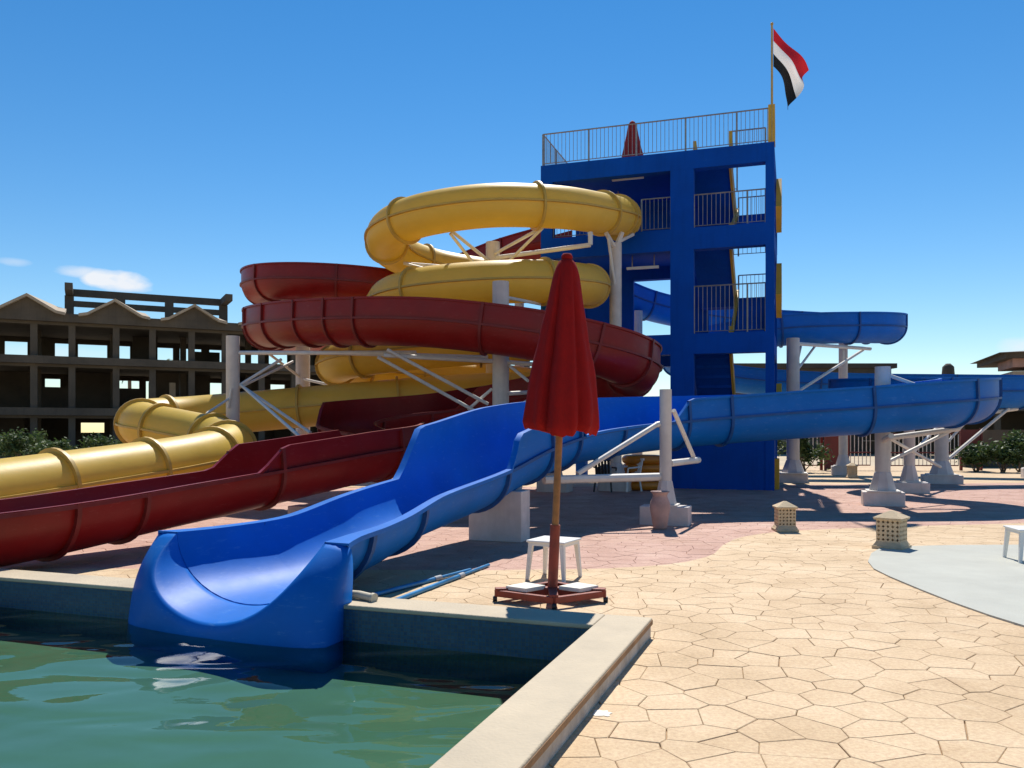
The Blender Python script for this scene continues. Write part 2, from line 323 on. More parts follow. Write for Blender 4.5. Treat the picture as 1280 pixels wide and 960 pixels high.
# ---- stones
def clip(poly, n, d):                                         # keep points with n.x <= d
    out = []
    for i in range(len(poly)):
        a, c = poly[i], poly[(i + 1) % len(poly)]
        da, dc = a[0] * n[0] + a[1] * n[1] - d, c[0] * n[0] + c[1] * n[1] - d
        if da <= 0: out.append(a)
        if (da < 0 < dc) or (dc < 0 < da):
            k = da / (da - dc); out.append((a[0] + (c[0] - a[0]) * k, a[1] + (c[1] - a[1]) * k))
    return out
S = 0.305; x0, y0, nx, ny = -13.0, 2.4, 102, 84
rs = random.Random(3); seed = {}
for j in range(ny):
    for i in range(nx):
        seed[i, j] = (x0 + (i + 0.5 * (j % 2)) * S + rs.uniform(-0.36, 0.36) * S, y0 + j * S * 0.87 + rs.uniform(-0.33, 0.33) * S)
cells = []
for (i, j), (sx, sy) in seed.items():
    if i in (0, nx - 1) or j in (0, ny - 1): continue
    if abs(sx) > sy * 0.66 + 1.5: continue
    p, q = Ginv(sx, sy)
    if p < 0.15 and q < 0.15: continue
    poly = [(sx - S, sy - S), (sx + S, sy - S), (sx + S, sy + S), (sx - S, sy + S)]
    for dj in (-2, -1, 0, 1, 2):
        for di in (-2, -1, 0, 1, 2):
            k = (i + di, j + dj)
            if (di or dj) and k in seed:
                tx, ty = seed[k]; nn = Vector((tx - sx, ty - sy)); L = nn.length; nn /= L
                poly = clip(poly, nn, nn.x * (sx + tx) / 2 + nn.y * (sy + ty) / 2 - rs.choice((0.0005, 0.0012, 0.0020, 0.0032)))
                if len(poly) < 3: break
    if len(poly) >= 3:
        if p > q: n = -UP; poly = clip(poly, n, -(PC.dot(UP) + 0.12))
        else: n = -WP; poly = clip(poly, n, -(PC.dot(WP) + 0.12))
    if len(poly) < 3: continue
    cells.append((sx, sy, poly))
def stone_geo(mb, poly, tints):
    cx = sum(p[0] for p in poly) / len(poly); cy = sum(p[1] for p in poly) / len(poly); n = len(poly); b0 = len(mb.v)
    dz = rs.uniform(-0.0015, 0.0015); tx, ty = rs.uniform(-0.003, 0.003), rs.uniform(-0.003, 0.003)
    for (ins, z) in ((0, -0.02), (0, -0.004), (0.005, 0.0)):
        for (x, y) in poly:
            d = math.hypot(x - cx, y - cy) or 1; k = 1 - ins / d
            xx, yy = cx + (x - cx) * k, cy + (y - cy) * k
            mb.v.append(Vector((xx, yy, z + dz + (xx - cx) * tx + (yy - cy) * ty)))
    for r in range(2):
        for i in range(n):
            jn = (i + 1) % n; mb.f.append((b0 + r * n + i, b0 + r * n + jn, b0 + (r + 1) * n + jn, b0 + (r + 1) * n + i)); mb.m.append(0)
    mb.f.append(tuple(b0 + 2 * n + i for i in range(n))); mb.m.append(0)
    tints += [rs.random()] * (2 * n + 1)
def add_tint(o, tints):
    me = o.data
    if len(me.polygons) != len(tints): return
    a = me.attributes.new('tint', 'FLOAT', 'FACE'); a.data.foreach_set('value', tints)
near, far = [], []
def seen(c):
    sx, sy, _ = c; px = 640 + F * sx / sy; py = HOR + F * CAMH / sy
    return -40 < px < 1320 and py < 985
vis = sorted([c for c in cells if seen(c)], key=lambda c: c[1])
ind = set(id(c) for c in vis[:300])
mbf = MB(); tf = []
for c in cells:
    if id(c) in ind:
        mb = MB(); tt = []; stone_geo(mb, c[2], tt); o = mb.build('stone', M['paving'], pav); add_tint(o, tt)
    else: stone_geo(mbf, c[2], tf)
o = mbf.build('paving_stones', M['paving'], pav); o['kind'] = 'stuff'; add_tint(o, tf)

# ---- pool
WZ = -0.15
mb = MB()
def wallquad(a, b_, z0, z1):
    mb.quad([a + V(0, 0, z0), b_ + V(0, 0, z0), b_ + V(0, 0, z1), a + V(0, 0, z1)])
wallquad(G(-16, 0), G(-4.32, 0), -1.2, 0.113); wallquad(G(-4.32, 0), G(-2.2, 0), -1.2, 0.0); wallquad(G(-2.2, 0), G(0, 0), -1.2, 0.113)
wallquad(G(0, 0), G(0, -8), -1.2, 0.113); wallquad(G(0, -8), G(-16, -8), -1.2, 0); wallquad(G(-16, -8), G(-16, 0), -1.2, 0)
po = struct(mb.build('pool', M['tile']))
uv = po.data.uv_layers.new(name='UVMap')
for poly in po.data.polygons:
    for li in poly.loop_indices:
        co = po.data.vertices[po.data.loops[li].vertex_index].co; p, q = Ginv(co.x, co.y); uv.data[li].uv = (p + q, co.z if abs(poly.normal.z) < 0.5 else q)
mb = MB(); mb.quad([G(-16, -8, -0.36), G(0, -8, -0.36), G(0, 0, -0.36), G(-16, 0, -0.36)]); struct(mb.build('pool_floor', M['algae']))
mb = MB(); mb.quad([G(-16, -8, WZ), G(-0.001, -8, WZ), G(-0.001, -0.001, WZ), G(-16, -0.001, WZ)]); struct(mb.build('water', M['water']))
def coping(name, lab, segs, edge):
    r = thing(name, G(*segs[0][:2]), lab, 'coping')
    for (p0, q0, p1, q1) in segs:
        k = MB().box((p0 + 0.012, q0 + 0.012, -0.05), (p1 - 0.012, q1 - 0.012, 0.112), 0, UP, WP, PC).build('kerb', M['kerb'], r)
        c = MB().box((p0, q0, 0.112), (p1, q1, 0.15), 0, UP, WP, PC).build('capstone', M['coping'], r); bevel(c, 0.012, 3)
    for (p0, q0, p1, q1) in edge:
        MB().box((p0, q0, 0.098), (p1, q1, 0.134), 0, UP, WP, PC).build('edge_strip', M['kerbedge'], r)
    return r
coping('pool_coping', 'long cream coping with grey kerb running beside the stone paving', [(0.0, -8, 0.375, 0.4)], [(0.36, -7.99, 0.3785, 0.395)])
coping('pool_coping', 'cream coping strip between the blue slide mouth and the umbrella', [(-2.2, 0.0, -0.002, 0.4)], [])
coping('pool_coping', 'cream coping strip along the pool below the red slide', [(-16, 0.0, -4.32, 0.4)], [])

# ---- grey concrete patch
edge = [P(x, y, 1) for x, y in ((1085, 703), (1089, 693), (1100, 686), (1125, 683), (1200, 682), (1300, 681), (1420, 681), (1560, 760), (1480, 860), (1330, 803), (1280, 784), (1235, 770), (1190, 754), (1150, 738), (1112, 722), (1092, 713))]
pts = []
for (x, y) in ((1085, 703), (1089, 693), (1100, 686.5), (1125, 684), (1200, 682.5), (1300, 682), (1480, 684), (1640, 760), (1500, 850), (1330, 802), (1280, 784), (1235, 770), (1190, 754), (1150, 738), (1112, 722), (1092, 712)):
    D = CAMH * F / (y - HOR); pts.append(V((x - 640) * D / F, D, 0))
mb = MB(); n = len(pts)
mb.v = [p + V(0, 0, -0.01) for p in pts] + [p + V(0, 0, 0.016) for p in pts]
mb.f = [(i, (i + 1) % n, n + (i + 1) % n, n + i) for i in range(n)] + [tuple(n + i for i in range(n))]; mb.m = [0] * len(mb.f)
struct(mb.build('concrete_path', M['concrete']))

# spilt plaster on the paving
mb = MB(); c = P(752, 892, 1); D = CAMH * F / (892 - HOR); cx, cy = (752 - 640) * D / F, D; n = 22
pl = []
for i in range(n):
    th = 2 * math.pi * i / n; r = rs.uniform(0.7, 1.1); pl.append(V(cx + 0.062 * r * math.cos(th), cy + 0.06 * r * math.sin(th), 0.004))
mb.quad(pl); mb.v += [V(cx, cy, 0.008)]; mb.f = [(i, (i + 1) % n, n) for i in range(n)]; mb.m = [0] * n
tag(mb.build('plaster_splash', M['lime']), 'small white plaster splash on the paving beside the pool kerb', 'splash')

# ------------------------------------------------------------------ slides
def spline(wp, step=0.16):
    """Catmull-Rom through waypoints, returns list of (u, point)"""
    pts = [Vector(p) for p in wp]; n = len(pts); raw = []
    for i in range(n - 1):
        p0 = pts[i - 1] if i else pts[0] * 2 - pts[1]; p1, p2 = pts[i], pts[i + 1]; p3 = pts[i + 2] if i + 2 < n else pts[-1] * 2 - pts[-2]
        t0 = 0; t1 = t0 + (p1 - p0).length ** 0.5; t2 = t1 + (p2 - p1).length ** 0.5; t3 = t2 + (p3 - p2).length ** 0.5
        K = 40
        for k in range(K + (1 if i == n - 2 else 0)):
            t = t1 + (t2 - t1) * k / K
            a1 = p0 * ((t1 - t) / (t1 - t0)) + p1 * ((t - t0) / (t1 - t0)); a2 = p1 * ((t2 - t) / (t2 - t1)) + p2 * ((t - t1) / (t2 - t1)); a3 = p2 * ((t3 - t) / (t3 - t2)) + p3 * ((t - t2) / (t3 - t2))
            b1 = a1 * ((t2 - t) / (t2 - t0)) + a2 * ((t - t0) / (t2 - t0)); b2 = a2 * ((t3 - t) / (t3 - t1)) + a3 * ((t - t1) / (t3 - t1))
            raw.append((i + k / K, b1 * ((t2 - t) / (t2 - t1)) + b2 * ((t - t1) / (t2 - t1))))
    out = [raw[0]]; acc = 0
    for (ua, a), (ub, c) in zip(raw[:-1], raw[1:]):
        L = (c - a).length
        while acc + L >= step:
            k = (step - acc) / L; a = a.lerp(c, k); ua = ua + (ub - ua) * k; out.append((ua, a)); L = (c - a).length; acc = 0
            if L < 1e-6: break
        acc += L
    return out
def lin(tab, u):
    if u <= tab[0][0]: return tab[0][1]
    for (a, x), (c, y) in zip(tab[:-1], tab[1:]):
        if u <= c: return x + (y - x) * (u - a) / (c - a)
    return tab[-1][1]
def frames(sp):
    fr = []
    for i, (u, p) in enumerate(sp):
        t = (sp[min(i + 1, len(sp) - 1)][1] - sp[max(i - 1, 0)][1]).normalized()
        r = t.cross(Vector((0, 0, 1))).normalized(); fr.append((u, p, t, r, r.cross(t)))
    return fr
def uprofile(r, eL, eR, wd, ky=1.0, n=18):
    """closed shell outline of an open trough; x to the right of travel, y up"""
    mid = [(-(r + wd), eL - 0.045), (-(r + wd), eL), (-r, eL), (-r, eL * 0.5)]
    for k in range(n + 1):
        th = math.pi + math.pi * k / n; mid.append((r * math.cos(th), r * ky * math.sin(th)))
    mid += [(r, eR * 0.5), (r, eR), (r + wd, eR), (r + wd, eR - 0.045)]
    return mid
def shell(mid, tk):
    out = []
    m = len(mid); nrm = []
    for i in range(m):
        a = Vector(mid[max(i - 1, 0)]); c = Vector(mid[min(i + 1, m - 1)]); d = c - a
        if d.length < 1e-6: d = Vector((1, 0))
        d.normalize(); nrm.append(Vector((d.y, -d.x)))       # outward for this traversal
    return [tuple(Vector(p) + nn * tk) for p, nn in zip(mid, nrm)]
def place(pr, f): _, p, t, r, up = f; return [p + r * x + up * y for x, y in pr]
def ends(mb, ring, n, rev):
    b0 = len(mb.v); mb.v += ring; h = n // 2
    for i in range(h - 1):
        q = (b0 + i, b0 + i + 1, b0 + n - 2 - i, b0 + n - 1 - i); mb.f.append(q if rev else q[::-1]); mb.m.append(0)
RT = [(0, .57), (29, .57), (31, .62), (33, .69), (40, .72)]
def trough(name, label, wp, r, eL, eR, mt, mj, joints, rtab=None, wtab=None, ktab=None, bead=0.05):
    fr = frames(spline(wp)); root = thing(name, (wp[-1][0], wp[-1][1], 0), label, 'water slide')
    def prof(u):
        rr = lin(rtab, u) if rtab else r; wd = lin(wtab, u) if wtab else 0.06
        return uprofile(rr, lin(eL, u), lin(eR, u), wd, lin(ktab, u) if ktab else 1.0)
    js = [0] + [min(range(len(fr)), key=lambda i: abs(fr[i][0] - j)) for j in joints] + [len(fr) - 1]
    js = sorted(set(js))
    for a, c in zip(js[:-1], js[1:]):
        mb = MB(); R = []
        for f in fr[a:c + 1]:
            mid = prof(f[0]); o = shell(mid, 0.02); R.append(place(mid + o[::-1], f))
        mb.rings(R); ends(mb, R[0], len(R[0]), True); ends(mb, R[-1], len(R[-1]), False)
        mb.build('slide_section', mt, root, True, 38)
    for k in js[1:-1]:
        mb = MB(); R = []; mid = prof(fr[k][0]); i0, i1 = 3, len(mid) - 3
        base = fr[k]
        for dx in (-0.028, 0.028):
            f = (base[0], base[1] + base[2] * dx, base[2], base[3], base[4])
            cc = mid[2:-2]; o = shell(cc, 0.075); inn = shell(cc, 0.012); R.append(place(inn + o[::-1], f))
        mb.rings(R); ends(mb, R[0], len(R[0]), True); ends(mb, R[1], len(R[1]), False)
        mb.build('joint_flange', mj, root, True, 38)
    for sgn in (-1, 1):
        mb = MB(); R = []
        for f in fr:
            rr = lin(rtab, f[0]) if rtab else r
            R.append(place([(sgn * (rr + 0.012), -0.015), (sgn * (rr + bead + 0.02), -0.015), (sgn * (rr + bead + 0.02), -0.06), (sgn * (rr + 0.012), -0.06)][::sgn], f))
        mb.rings(R); mb.build('seam_flange', mj, root)
    return root, fr
def tube_slide(name, label, wp, r, mt, mj, joints):
    fr = frames(spline(wp)); root = thing(name, (wp[-1][0], wp[-1][1], 0), label, 'water slide'); n = 28
    js = sorted(set([0] + [min(range(len(fr)), key=lambda i: abs(fr[i][0] - j)) for j in joints] + [len(fr) - 1]))
    circ = [(r * math.cos(2 * math.pi * k / n), r * math.sin(2 * math.pi * k / n)) for k in range(n)]
    for a, c in zip(js[:-1], js[1:]):
        mb = MB(); mb.rings([place(circ, f) for f in fr[a:c + 1]]); mb.build('tube_section', mt, root, True)
    for k in js[1:-1]:
        base = fr[k]; mb = MB(); R = []
        for dx, rr in ((-0.03, r - 0.005), (-0.03, r + 0.075), (0.03, r + 0.075), (0.03, r - 0.005)):
            f = (0, base[1] + base[2] * dx, base[2], base[3], base[4]); R.append(place([(x * rr / r, y * rr / r) for x, y in circ], f))
        mb.rings(R); mb.build('joint_flange', mj, root, True, 30)
    for sgn in (-1, 1):
        mb = MB(); mb.rings([place([(sgn * (r - 0.01), 0.022), (sgn * (r + 0.055), 0.022), (sgn * (r + 0.055), -0.022), (sgn * (r - 0.01), -0.022)][::sgn], f) for f in fr]); mb.build('seam_flange', mj, root)
    return root, fr

YW = [(3.2, 24.75, 7.8), (2.98, 23.5, 7.62), (2.25, 22.2, 7.4), (1.1, 21.1, 7.25), (-.6, 20.6, 7.15), (-2.3, 21.0, 7.0), (-3.25, 22.1, 6.88), (-3.35, 23.6, 6.7), (-2.4, 24.8, 6.5), (-.8, 25.05, 6.25),
      (.7, 24.4, 5.95), (2.0, 23.2, 5.62), (1.8, 21.7, 5.42), (.6, 20.75, 5.32), (-.8, 20.6, 5.25), (-2.4, 21.1, 5.17), (-3.3, 22.3, 5.1), (-3.3, 23.7, 4.95), (-2.3, 24.8, 4.75), (-.6, 25.0, 4.55),
      (.8, 24.3, 4.35), (1.5, 23, 4.15), (.8, 21.8, 4.0), (-.8, 21.4, 3.85), (-2.8, 21.7, 3.7), (-4.4, 22.5, 3.55), (-4.9, 23.8, 3.42), (-3.9, 25, 3.36), (-2.3, 25.5, 3.28), (-.6, 25.5, 3.15),
      (.8, 24.9, 2.95), (1.3, 23.8, 2.8), (.4, 22.8, 2.7), (-1.5, 22.4, 2.6), (-4, 22.1, 2.38), (-6.6, 21.9, 2.15), (-8.2, 21.4, 1.98), (-8.9, 20.4, 1.87), (-8.5, 19.5, 1.74), (-7.6, 19.0, 1.6),
      (-6.6, 18.5, 1.42), (-5.95, 17.6, 1.25), (-5.95, 16.6, 1.1), (-6.4, 15.4, .95), (-7.1, 14, .8), (-8, 12.2, .62), (-9, 10.2, .5)]
tube_slide('yellow_slide', 'yellow closed tube slide winding in high spirals beside the blue tower', YW, 0.53, M['yellow'], M['yellow_joint'],
           [.35, .75, 1.15, 1.8, 3.35, 5.3, 6.6, 7.8, 9, 10.2, 11.3, 12.9, 15, 16.4, 17.6, 19, 20.3, 21.6, 23, 24.6, 25.7, 26.6, 27.8, 29, 30.2, 31.4, 32.5, 33.6, 34.6, 35.4, 36.5, 37.6, 38.6, 39.9, 40.9, 41.9, 43.2, 44.25, 45.3])
RW = [(1.7, 27.7, 7.95), (0, 28.9, 7.75), (-2.5, 30.8, 7.3), (-5.2, 31.3, 6.95), (-7.6, 30, 6.65), (-8.25, 27.8, 6.4), (-7.4, 25.8, 6.25), (-5.6, 25, 6.1), (-3.6, 25.4, 5.95), (-2.2, 26.9, 5.7), (-2.5, 29, 5.4), (-4.5, 30.4, 5.15),
      (-6.5, 29.3, 4.95), (-7.2, 26.8, 4.75), (-6.95, 24.0, 4.55), (-6.1, 21.4, 4.35), (-4.2, 19.5, 4.2), (-1.5, 18.2, 4.0), (.9, 17.8, 3.62), (2.2, 18.2, 3.3), (2.8, 19.3, 3.05), (2.0, 20.6, 2.8), (0, 20.9, 2.45), (-1.6, 20.3, 2.15),
      (-3.1, 19.3, 1.95), (-3.55, 18.1, 1.8), (-3.1, 17, 1.65), (-2.4, 16.2, 1.52), (-2.3, 15.3, 1.38), (-3.0, 14.2, 1.23), (-3.95, 12.9, 1.05), (-4.85, 11.5, .9), (-5.6, 10.1, .78), (-6.2, 9.0, .73), (-6.9, 7.7, .70)]
trough('red_slide', 'dark red open slide with high walls coiling round and sweeping down to the pool', RW, 0.57,
       [(0, .42), (22.6, .42), (23, 0), (27.3, 0), (27.45, .34), (29.95, .34), (30.25, 0), (40, 0)],
       [(0, .42), (24.8, .42), (25.1, 0), (28.4, 0), (28.5, .34), (29.9, .34), (30.2, 0), (40, 0)], M['red'], M['red_joint'],
       [1, 2, 3, 4, 5, 6, 7.2, 8.4, 9.5, 10.6, 11.7, 12.8, 13.6, 14.3, 14.8, 15.3, 15.75, 16.1, 16.4, 17.4, 18.5, 19.4, 20.2, 21.1, 22.2, 23.3, 24.4, 25.4, 26.5, 27.6, 28.3, 30, 31.4, 32.1, 33.3], rtab=RT)
BW = [(2.6, 30.2, 7.1), (5, 31.5, 6.4), (8, 32.2, 5.95), (11, 32, 5.7), (13.1, 30.9, 5.45), (13.2, 29.5, 5.3), (11.5, 28.6, 5.2), (9, 28.5, 5.08), (6.8, 29.4, 4.75), (6.2, 31.3, 4.25), (8.2, 32.9, 3.8), (12, 33, 3.5),
      (16.5, 31.4, 3.3), (18.9, 30.3, 3.2), (18.6, 28.3, 3.05), (16.3, 27.1, 2.95), (13.3, 26.4, 2.88), (10.8, 25.3, 2.78), (9.6, 23.7, 2.68), (9.9, 22.0, 2.58), (10.6, 20.4, 2.48), (10.3, 18.9, 2.4), (9.1, 17.85, 2.28), (7.4, 17.5, 2.14),
      (5.0, 17.37, 1.98), (3.03, 16.76, 1.83), (1.08, 14.9, 1.62), (.12, 13.3, 1.38), (-.63, 11.6, 1.08), (-1.38, 9.85, .87), (-1.82, 8.8, .69), (-2.2, 8.05, .65), (-2.4, 7.62, .65), (-2.46, 7.5, .65)]
broot, bfr = trough('blue_slide', 'bright blue open slide looping round and ending in a wide mouth over the pool', BW, 0.56,
       [(0, .42), (24.9, .4), (25.12, 0), (26.35, 0), (26.45, .42), (27.75, .42), (27.92, 0), (40, 0)],
       [(0, .42), (24, .42), (25, .5), (27, .62), (28.1, .62), (28.42, 0), (40, 0)], M['blue'], M['blue_joint'],
       [1, 2, 3, 4, 5, 6, 7, 8, 9, 10, 11, 12, 13, 14, 15, 16, 17, 18, 19, 20, 21, 21.75, 23.1, 24.35, 24.95, 25.7, 26.4, 27.0, 27.95, 29.25, 30.45],
       rtab=[(0, .56), (29, .56), (30, .62), (31, .74), (32, .86), (33, .88)], ktab=[(0, 1), (29, 1), (30, .93), (31, .80), (32, .71), (33, .70)], wtab=[(0, .06), (24, .06), (28, .09), (30, .12), (31.2, .19), (32, .255)])
# rolled lip of the blue mouth
f = bfr[-1]; rr = lin([(32, .86), (33, .88)], f[0]); kyy = lin([(32, .71), (33, .70)], f[0]); mb = MB(); R = []
K = 52; ADV = 0.50                     # the bottom of the mouth runs further out than the tops of its walls
lipo = [(0.0, -0.02, 0)] + [(0.0, 0.0, k / 6) for k in range(1, 7)] + [(0.006, 0.022, 1), (0.028, 0.045, 1), (0.07, 0.055, 1), (0.13, 0.045, 1), (0.19, 0.02, 1), (0.245, -0.02, 1), (0.275, -0.08, 1), (0.275, -0.45, 1)]
for (off, s_, adv) in lipo:
    ring = []; mq = min(1, off / 0.275)
    for k in range(K + 1):
        th = math.pi + math.pi * k / K; cx_, sy_ = math.cos(th), math.sin(th); hh = 1 + sy_
        x = (rr + off) * cx_; y = (rr * kyy + off) * sy_
        m_ = max(abs(cx_), abs(sy_)); xs, ys = (rr + off) * cx_ / m_, (rr * kyy + 0.36) * sy_ / m_      # the outer skirt squares off below the water
        k_ = 0.95 * mq ** 2; x = x * (1 - k_) + xs * k_; y = y * (1 - k_) + ys * k_
        fw = ADV * adv * (1 - hh ** 2.2) + s_ * (1 - hh ** 3) - 0.01
        ring.append(f[1] + f[2].lerp(-W, .5) * fw + f[3] * x + Vector((0, 0, y - 0.004 - 0.06 * adv * (1 - hh) - 0.05 * mq ** 6 * hh ** 3)))
    R.append(ring)
mb.rings(R, closed=False); lip = mb.build('mouth_lip', M['blue'], broot, True)
sm = lip.modifiers.new('solid', 'SOLIDIFY'); sm.thickness = 0.02

# ------------------------------------------------------------------ support posts
def post(label, x, y, top, r=0.14, base='block', bsize=(0.42, 0.32, 0.32), arms=(), group=None):
    root = thing('support_post', (x, y, 0), label, 'support post', group)
    sh = MB().tube((x, y, 0.0 if base is None else bsize[2] - 0.01), (x, y, top), r, 20).build('shaft', M['post'], root, True, 40)
    if base:
        o = MB().box((-bsize[0], -bsize[1], -0.02), (bsize[0], bsize[1], bsize[2]), 0, U, W, V(x, y, 0)).build('footing', M['block'], root); bevel(o, 0.015)
        MB().lathe((x, y, bsize[2]), [(r * 1.85, 0), (r * 1.82, 0.05), (r * 1.12, 0.42), (r * 1.04, 0.43)], 8).build('collar', M['block'], root)
        MB().box((-r * 2.1, -r * 2.1, bsize[2]), (r * 2.1, r * 2.1, bsize[2] + .03), 0, U, W, V(x, y, 0)).build('base_plate', M['white'], root)
    for (nm, p, q, rad) in arms: MB().tube(p, q, rad, 8).build(nm, M['white'], root, True, 40)
    return root
def at(px, py, D): return P(px, py, D)
# red and yellow group
post('slender white post with fanned struts beside the unfinished concrete building', -6.58, 19.8, 3.86, 0.155, arms=[
    ('beam', at(297, 441, 19.8), at(520, 441, 19.4), 0.05), ('beam', at(420, 441, 19.6), at(610, 447, 19.3), 0.05),
    ('strut', at(300, 481, 19.8), at(352, 449, 20.3), 0.035), ('strut', at(300, 484, 19.8), at(366, 452, 21.5), 0.035),
    ('strut', at(300, 481, 19.8), at(388, 541, 17.6), 0.035), ('strut', at(302, 482, 19.8), at(376, 547, 16.6), 0.035),
    ('strut', at(290, 496, 19.7), at(258, 517, 18.9), 0.03), ('bracket', at(285, 510, 19.6), at(289, 486, 19.6), 0.03)])
post('thick post carrying the upper red coil above the yellow tube', -6.3, 25.3, 5.55, 0.21, arms=[
    ('beam', V(-7.9, 26.3, 5.55), V(-4.6, 25.2, 5.5), 0.06), ('strut', V(-6.3, 25.2, 4.4), V(-7.7, 26.2, 5.5), 0.04), ('strut', V(-6.3, 25.2, 4.4), V(-4.9, 25.2, 5.45), 0.04),
    ('strut', V(-6.3, 25.2, 3.2), V(-7.1, 24.0, 3.95), 0.04), ('strut', V(-6.3, 25.2, 4.6), V(-7.0, 25.6, 5.0), 0.04), ('strut', V(-6.3, 25.2, 3.2), V(-4.8, 23.9, 2.85), 0.04)])
post('tallest white post standing inside the yellow spiral', -.52, 22.8, 6.75, 0.19, arms=[
    ('beam', V(-.5, 22.7, 6.3), at(738, 306, 21.6), 0.06), ('beam_riser', at(738, 306, 21.6), at(738, 290, 21.6), 0.06),
    ('strut', V(-.6, 22.7, 6.2), at(560, 285, 21.0), 0.045), ('strut', V(-.6, 22.7, 5.6), at(563, 292, 21.0), 0.04), ('strut', V(-.5, 22.7, 6.4), at(680, 283, 21.0), 0.045), ('strut', V(-.5, 22.7, 5.8), at(678, 285, 21.0), 0.04),
    ('strut', V(-.7, 22.8, 6.0), V(-3.0, 23.3, 6.28), 0.045), ('strut', V(-.7, 22.8, 5.6), V(-2.9, 23.1, 6.22), 0.04),
    ('strut', V(-.5, 22.8, 4.2), V(1.7, 22.9, 5.05), 0.045), ('strut', V(-.5, 22.8, 4.3), V(-3.1, 22.6, 4.6), 0.045), ('beam', V(-.5, 22.8, 4.6), V(1.6, 21.9, 4.85), 0.05)])
post('stout white post between the big red coil and the yellow spiral', -.26, 19.3, 5.05, 0.19, arms=[
    ('beam', at(480, 444, 18.6), at(625, 452, 19.3), 0.05), ('beam', at(625, 452, 19.3), at(745, 462, 18.6), 0.05),
    ('strut', at(610, 505, 19.3), at(484, 437, 18.5), 0.04), ('strut', at(596, 515, 19.3), at(472, 446, 18.9), 0.04), ('strut', at(585, 512, 19.4), at(615, 486, 19.3), 0.035),
    ('strut', at(634, 400, 19.3), at(690, 395, 20.9), 0.04), ('strut', at(634, 372, 19.3), at(675, 380, 20.9), 0.04), ('strut', at(634, 455, 19.3), at(660, 476, 18.6), 0.035),
    ('strut', at(634, 395, 19.3), at(560, 384, 20.9), 0.04), ('strut', at(640, 514, 19.3), at(668, 494, 20.2), 0.035), ('beam', at(634, 492, 19.5), at(670, 490, 20.4), 0.05)])
post('grey post with crossed struts below the second yellow turn', 1.15, 22.6, 4.75, 0.13, arms=[
    ('strut', V(1.15, 22.6, 4.3), at(700, 392, 21.2), 0.04), ('strut', V(1.15, 22.6, 3.6), at(655, 392, 20.9), 0.04), ('beam', V(1.15, 22.6, 4.6), V(-.4, 22.6, 4.75), 0.045), ('strut', V(1.15, 22.6, 4.0), V(-.4, 22.7, 4.6), 0.035)])
post('white post under the yellow tube entrance in front of the tower', 2.83, 22.95, 6.75, 0.165, arms=[
    ('bracket', V(2.83, 22.95, 6.6), V(3.0, 22.9, 7.05), 0.07), ('bracket', V(2.83, 22.95, 6.6), V(2.5, 22.3, 6.88), 0.06), ('strut', V(2.83, 22.9, 5.4), V(2.55, 22.4, 6.9), 0.04), ('strut', V(2.9, 23.0, 6.8), V(3.4, 23.6, 7.15), 0.05)])
post('white post behind the tower carrying the start of the blue slide', 4.6, 30.9, 6.05, 0.2, arms=[
    ('beam', V(4.6, 30.9, 4.9), V(8.0, 30.3, 5.0), 0.05), ('strut', V(4.6, 30.9, 5.6), V(1.8, 30.9, 6.4), 0.05), ('strut', V(4.6, 30.9, 4.2), V(7.0, 30.0, 5.15), 0.04), ('beam', V(4.6, 30.9, 4.9), V(2.8, 30.6, 4.9), 0.05), ('strut', V(4.6, 30.9, 3.8), V(3.2, 30.7, 5.4), 0.04)])
post('slim post under the first red bend beside the tower', .25, 28.7, 7.15, 0.16)
post('tan post behind the lower yellow tube', -1.6, 27.6, 4.6, 0.2, arms=[('strut', V(-1.6, 27.6, 4.3), V(-2.3, 28.4, 4.85), 0.05)])
# blue group
post('short white post with a long side arm behind the red umbrella', 2.67, 14.6, 2.34, 0.105, bsize=(0.42, 0.22, 0.32), arms=[
    ('arm', at(824, 596, 14.6), at(680, 600, 13.6), 0.07), ('arm', at(838, 579, 14.6), at(873, 575, 15.6), 0.06), ('strut', at(822, 530, 14.6), at(722, 592, 13.9), 0.045), ('strut', at(842, 513, 14.6), at(867, 571, 15.4), 0.04), ('bracket', at(820, 531, 14.6), at(830, 529, 14.6), 0.05)])
post('white post on a square footing nearest the lattice lanterns', 8.12, 18.4, 3.03, 0.16, bsize=(0.42, 0.3, 0.3), arms=[
    ('beam', V(8.1, 18.4, 1.45), V(9.9, 18.6, 1.68), 0.06), ('strut', V(8.15, 18.4, 0.9), V(9.7, 18.6, 1.62), 0.04), ('arm', V(8.1, 18.3, 1.42), V(7.9, 17.5, 1.52), 0.06), ('strut', V(9.8, 19.2, 0.8), V(8.2, 18.4, 1.5), 0.035), ('bracket', V(8.2, 18.35, 2.85), V(8.75, 18.2, 2.62), 0.04)])
post('white post under the bend of the blue slide', 10.5, 22.2, 2.05, 0.135, bsize=(0.45, 0.35, 0.28), arms=[('beam', V(10.5, 22.2, 1.75), V(9.3, 23.3, 1.95), 0.05), ('strut', V(10.5, 22.2, 0.95), V(12.6, 24.6, 1.9), 0.04), ('beam', V(10.5, 22.2, 1.75), V(13.2, 26, 1.8), 0.06)])
post('white post with long raking struts near the maroon gate', 13.45, 26.3, 2.3, 0.2, bsize=(0.55, 0.4, 0.26), arms=[
    ('strut', V(13.6, 26.2, 0.75), V(15.9, 26.9, 2.35), 0.05), ('strut', V(13.6, 26.2, 1.3), V(14.6, 26.4, 2.3), 0.04), ('beam', V(13.5, 26.3, 2.0), V(16.3, 27.1, 2.35), 0.06)])
